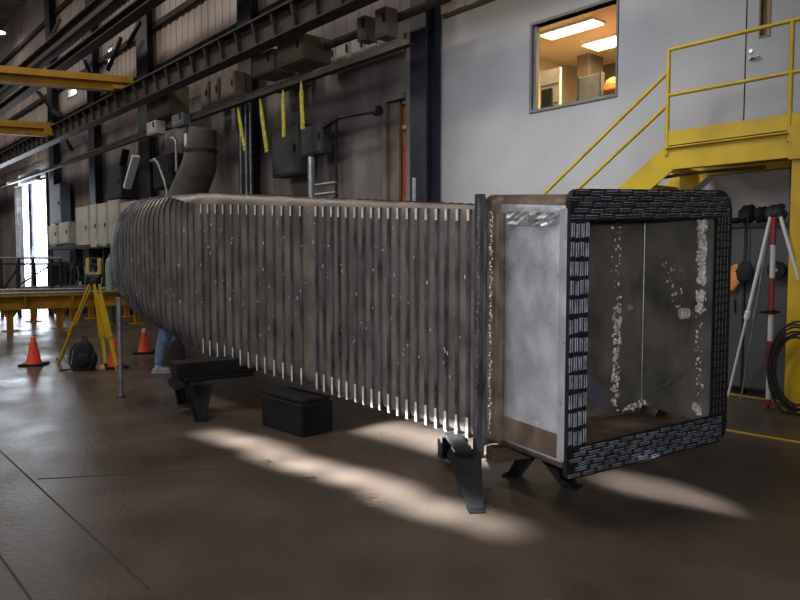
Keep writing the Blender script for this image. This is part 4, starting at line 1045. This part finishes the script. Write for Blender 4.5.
# repeats share a group
import re as _re
_names = {}
for o in bpy.data.objects:
    if o.parent is None and 'label' in o: _names.setdefault(_re.sub(r'\.\d+$', '', o.name), []).append(o)
_where = {'steel_column': 'steel columns along the hall wall', 'crane_runway': 'crane runways along the hall wall', 'conduit': 'conduits on the wall', 'wall_cabinet': 'tan cabinets high on the wall', 'wall_panel': 'grey panels on the wall', 'control_cabinet': 'cream cabinets beyond the tripod', 'lifting_strap': 'yellow straps hanging from the ledge', 'traffic_cone': 'orange cones around the tripod', 'tool_bag': 'bags on the cupboard top'}
for k_, v_ in _names.items():
    if len(v_) > 1:
        for o in v_: o['group'] = _where.get(k_, k_.replace('_', ' ')+'s in the hall')

# ------------------------------------------------------------------ LIGHT
def area(name, loc, tgt, sx_, sy_, pw, col=(1,1,1), spread=180, roll=None):
    L = bpy.data.lights.new(name, 'AREA'); L.shape = 'RECTANGLE'; L.size = sx_; L.size_y = sy_; L.energy = pw; L.color = col; L.spread = math.radians(spread)
    o = bpy.data.objects.new(name, L); C.objects.link(o); o.location = loc
    d = (Vector(tgt)-Vector(loc)).normalized()
    if roll is None: o.rotation_euler = d.to_track_quat('-Z', 'Y').to_euler()
    else:
        X = Vector(roll).normalized(); X = (X-d*X.dot(d)).normalized(); Z = -d; Y = Z.cross(X)
        o.rotation_euler = Matrix((X, Y, Z)).transposed().to_euler()
    return o
wd = bpy.data.worlds.new('World'); bpy.context.scene.world = wd; wd.use_nodes = True
bg = wd.node_tree.nodes['Background']; bg.inputs[0].default_value = (.82, .92, 1, 1); bg.inputs[1].default_value = 14.0
# daylight from the open door and an added soft fill from the near side
ld = W((g0_ := wp(32, 230, WN)[0]), -.2, 3.5)
area('door_daylight', W(g0_, -.3, 3.2), W(g0_+6, 6, 0), 5, 5, 900, (.8,.9,1), roll=U)
area('front_fill', W(-2, 22, 9), W(-4, 0, 2), 30, 4, 800, (.95,.95,1), roll=U)  # soft fill added for brightness, no windows stand behind it
for k, s in enumerate((-38, -26, -14, -2)):
    area('hall_lamp', W(s, 9, 13.6), W(s, 9, 0), 2.5, 2.5, 560, (1,.93,.84))
area('office_wall_fill', W(-1.5, 6.0, 7.0), W(-3.4, -.5, 2.2), 1.2, 1.2, 75, (.78,.88,1), 70)  # added cool spot to brighten the lower office wall, no fitting there
area('office_lamp', W((w0+w1)/2, -3.0, 5.6), W((w0+w1)/2, -3.0, 3), 2.5, 2, 330, (1,.76,.40))
area('camera_flash', (.12, -.05, 1.78), (.6, 5, 1.1), .12, .08, 42, (1,.98,.95), 120)
# added narrow beams that lay the bright floor bands along the duct
def floor_beam(a, c, src, wd_, pw, col=(.92,.96,1), sp=4):
    a, c = Vector(a), Vector(c); m = (a+c)/2; L = (c-a).length
    area('floor_band_beam', m+Vector(src), m, L, wd_, pw, col, sp, roll=c-a)
random.seed(9)
A_, B_ = Vector((-1.80, 6.52, 0)), Vector((.60, 4.18, 0)); NQ = Vector((.7, .7, 0))
for k in range(7):
    j = NQ*(.06*math.sin(k*2.1)+.02)
    floor_beam(A_.lerp(B_, k/7-.02)+j, A_.lerp(B_, (k+1)/7+.03)+j, (-2.6, -2.6, 5.5), .04, (3.2, 4.6, 5.6, 5.8, 4.6, 5.0, 3.0)[k], sp=4)
floor_beam((-.22, 6.80, 0), (.92, 5.66, 0), (-3.6, -3.6, 2.0), .06, 30, sp=3.5)
floor_beam((1.58, 5.10, 0), (2.05, 4.76, 0), (.8, -3.0, 1.15), .04, 3.5, sp=6)

# ------------------------------------------------------------------ CAMERA
cam = bpy.data.cameras.new('Camera'); cam.sensor_width = 36; cam.lens = FL/800*36; cam.clip_end = 300
co = bpy.data.objects.new('Camera', cam); C.objects.link(co); co.location = EYE; co.rotation_euler = (PI/2-PITCH, 0, 0)
sc = bpy.context.scene; sc.camera = co
sc.view_settings.view_transform = 'Standard'; sc.view_settings.look = 'None'; sc.view_settings.gamma = 1; sc.view_settings.use_curve_mapping = False
sc.view_settings.exposure = 0.0
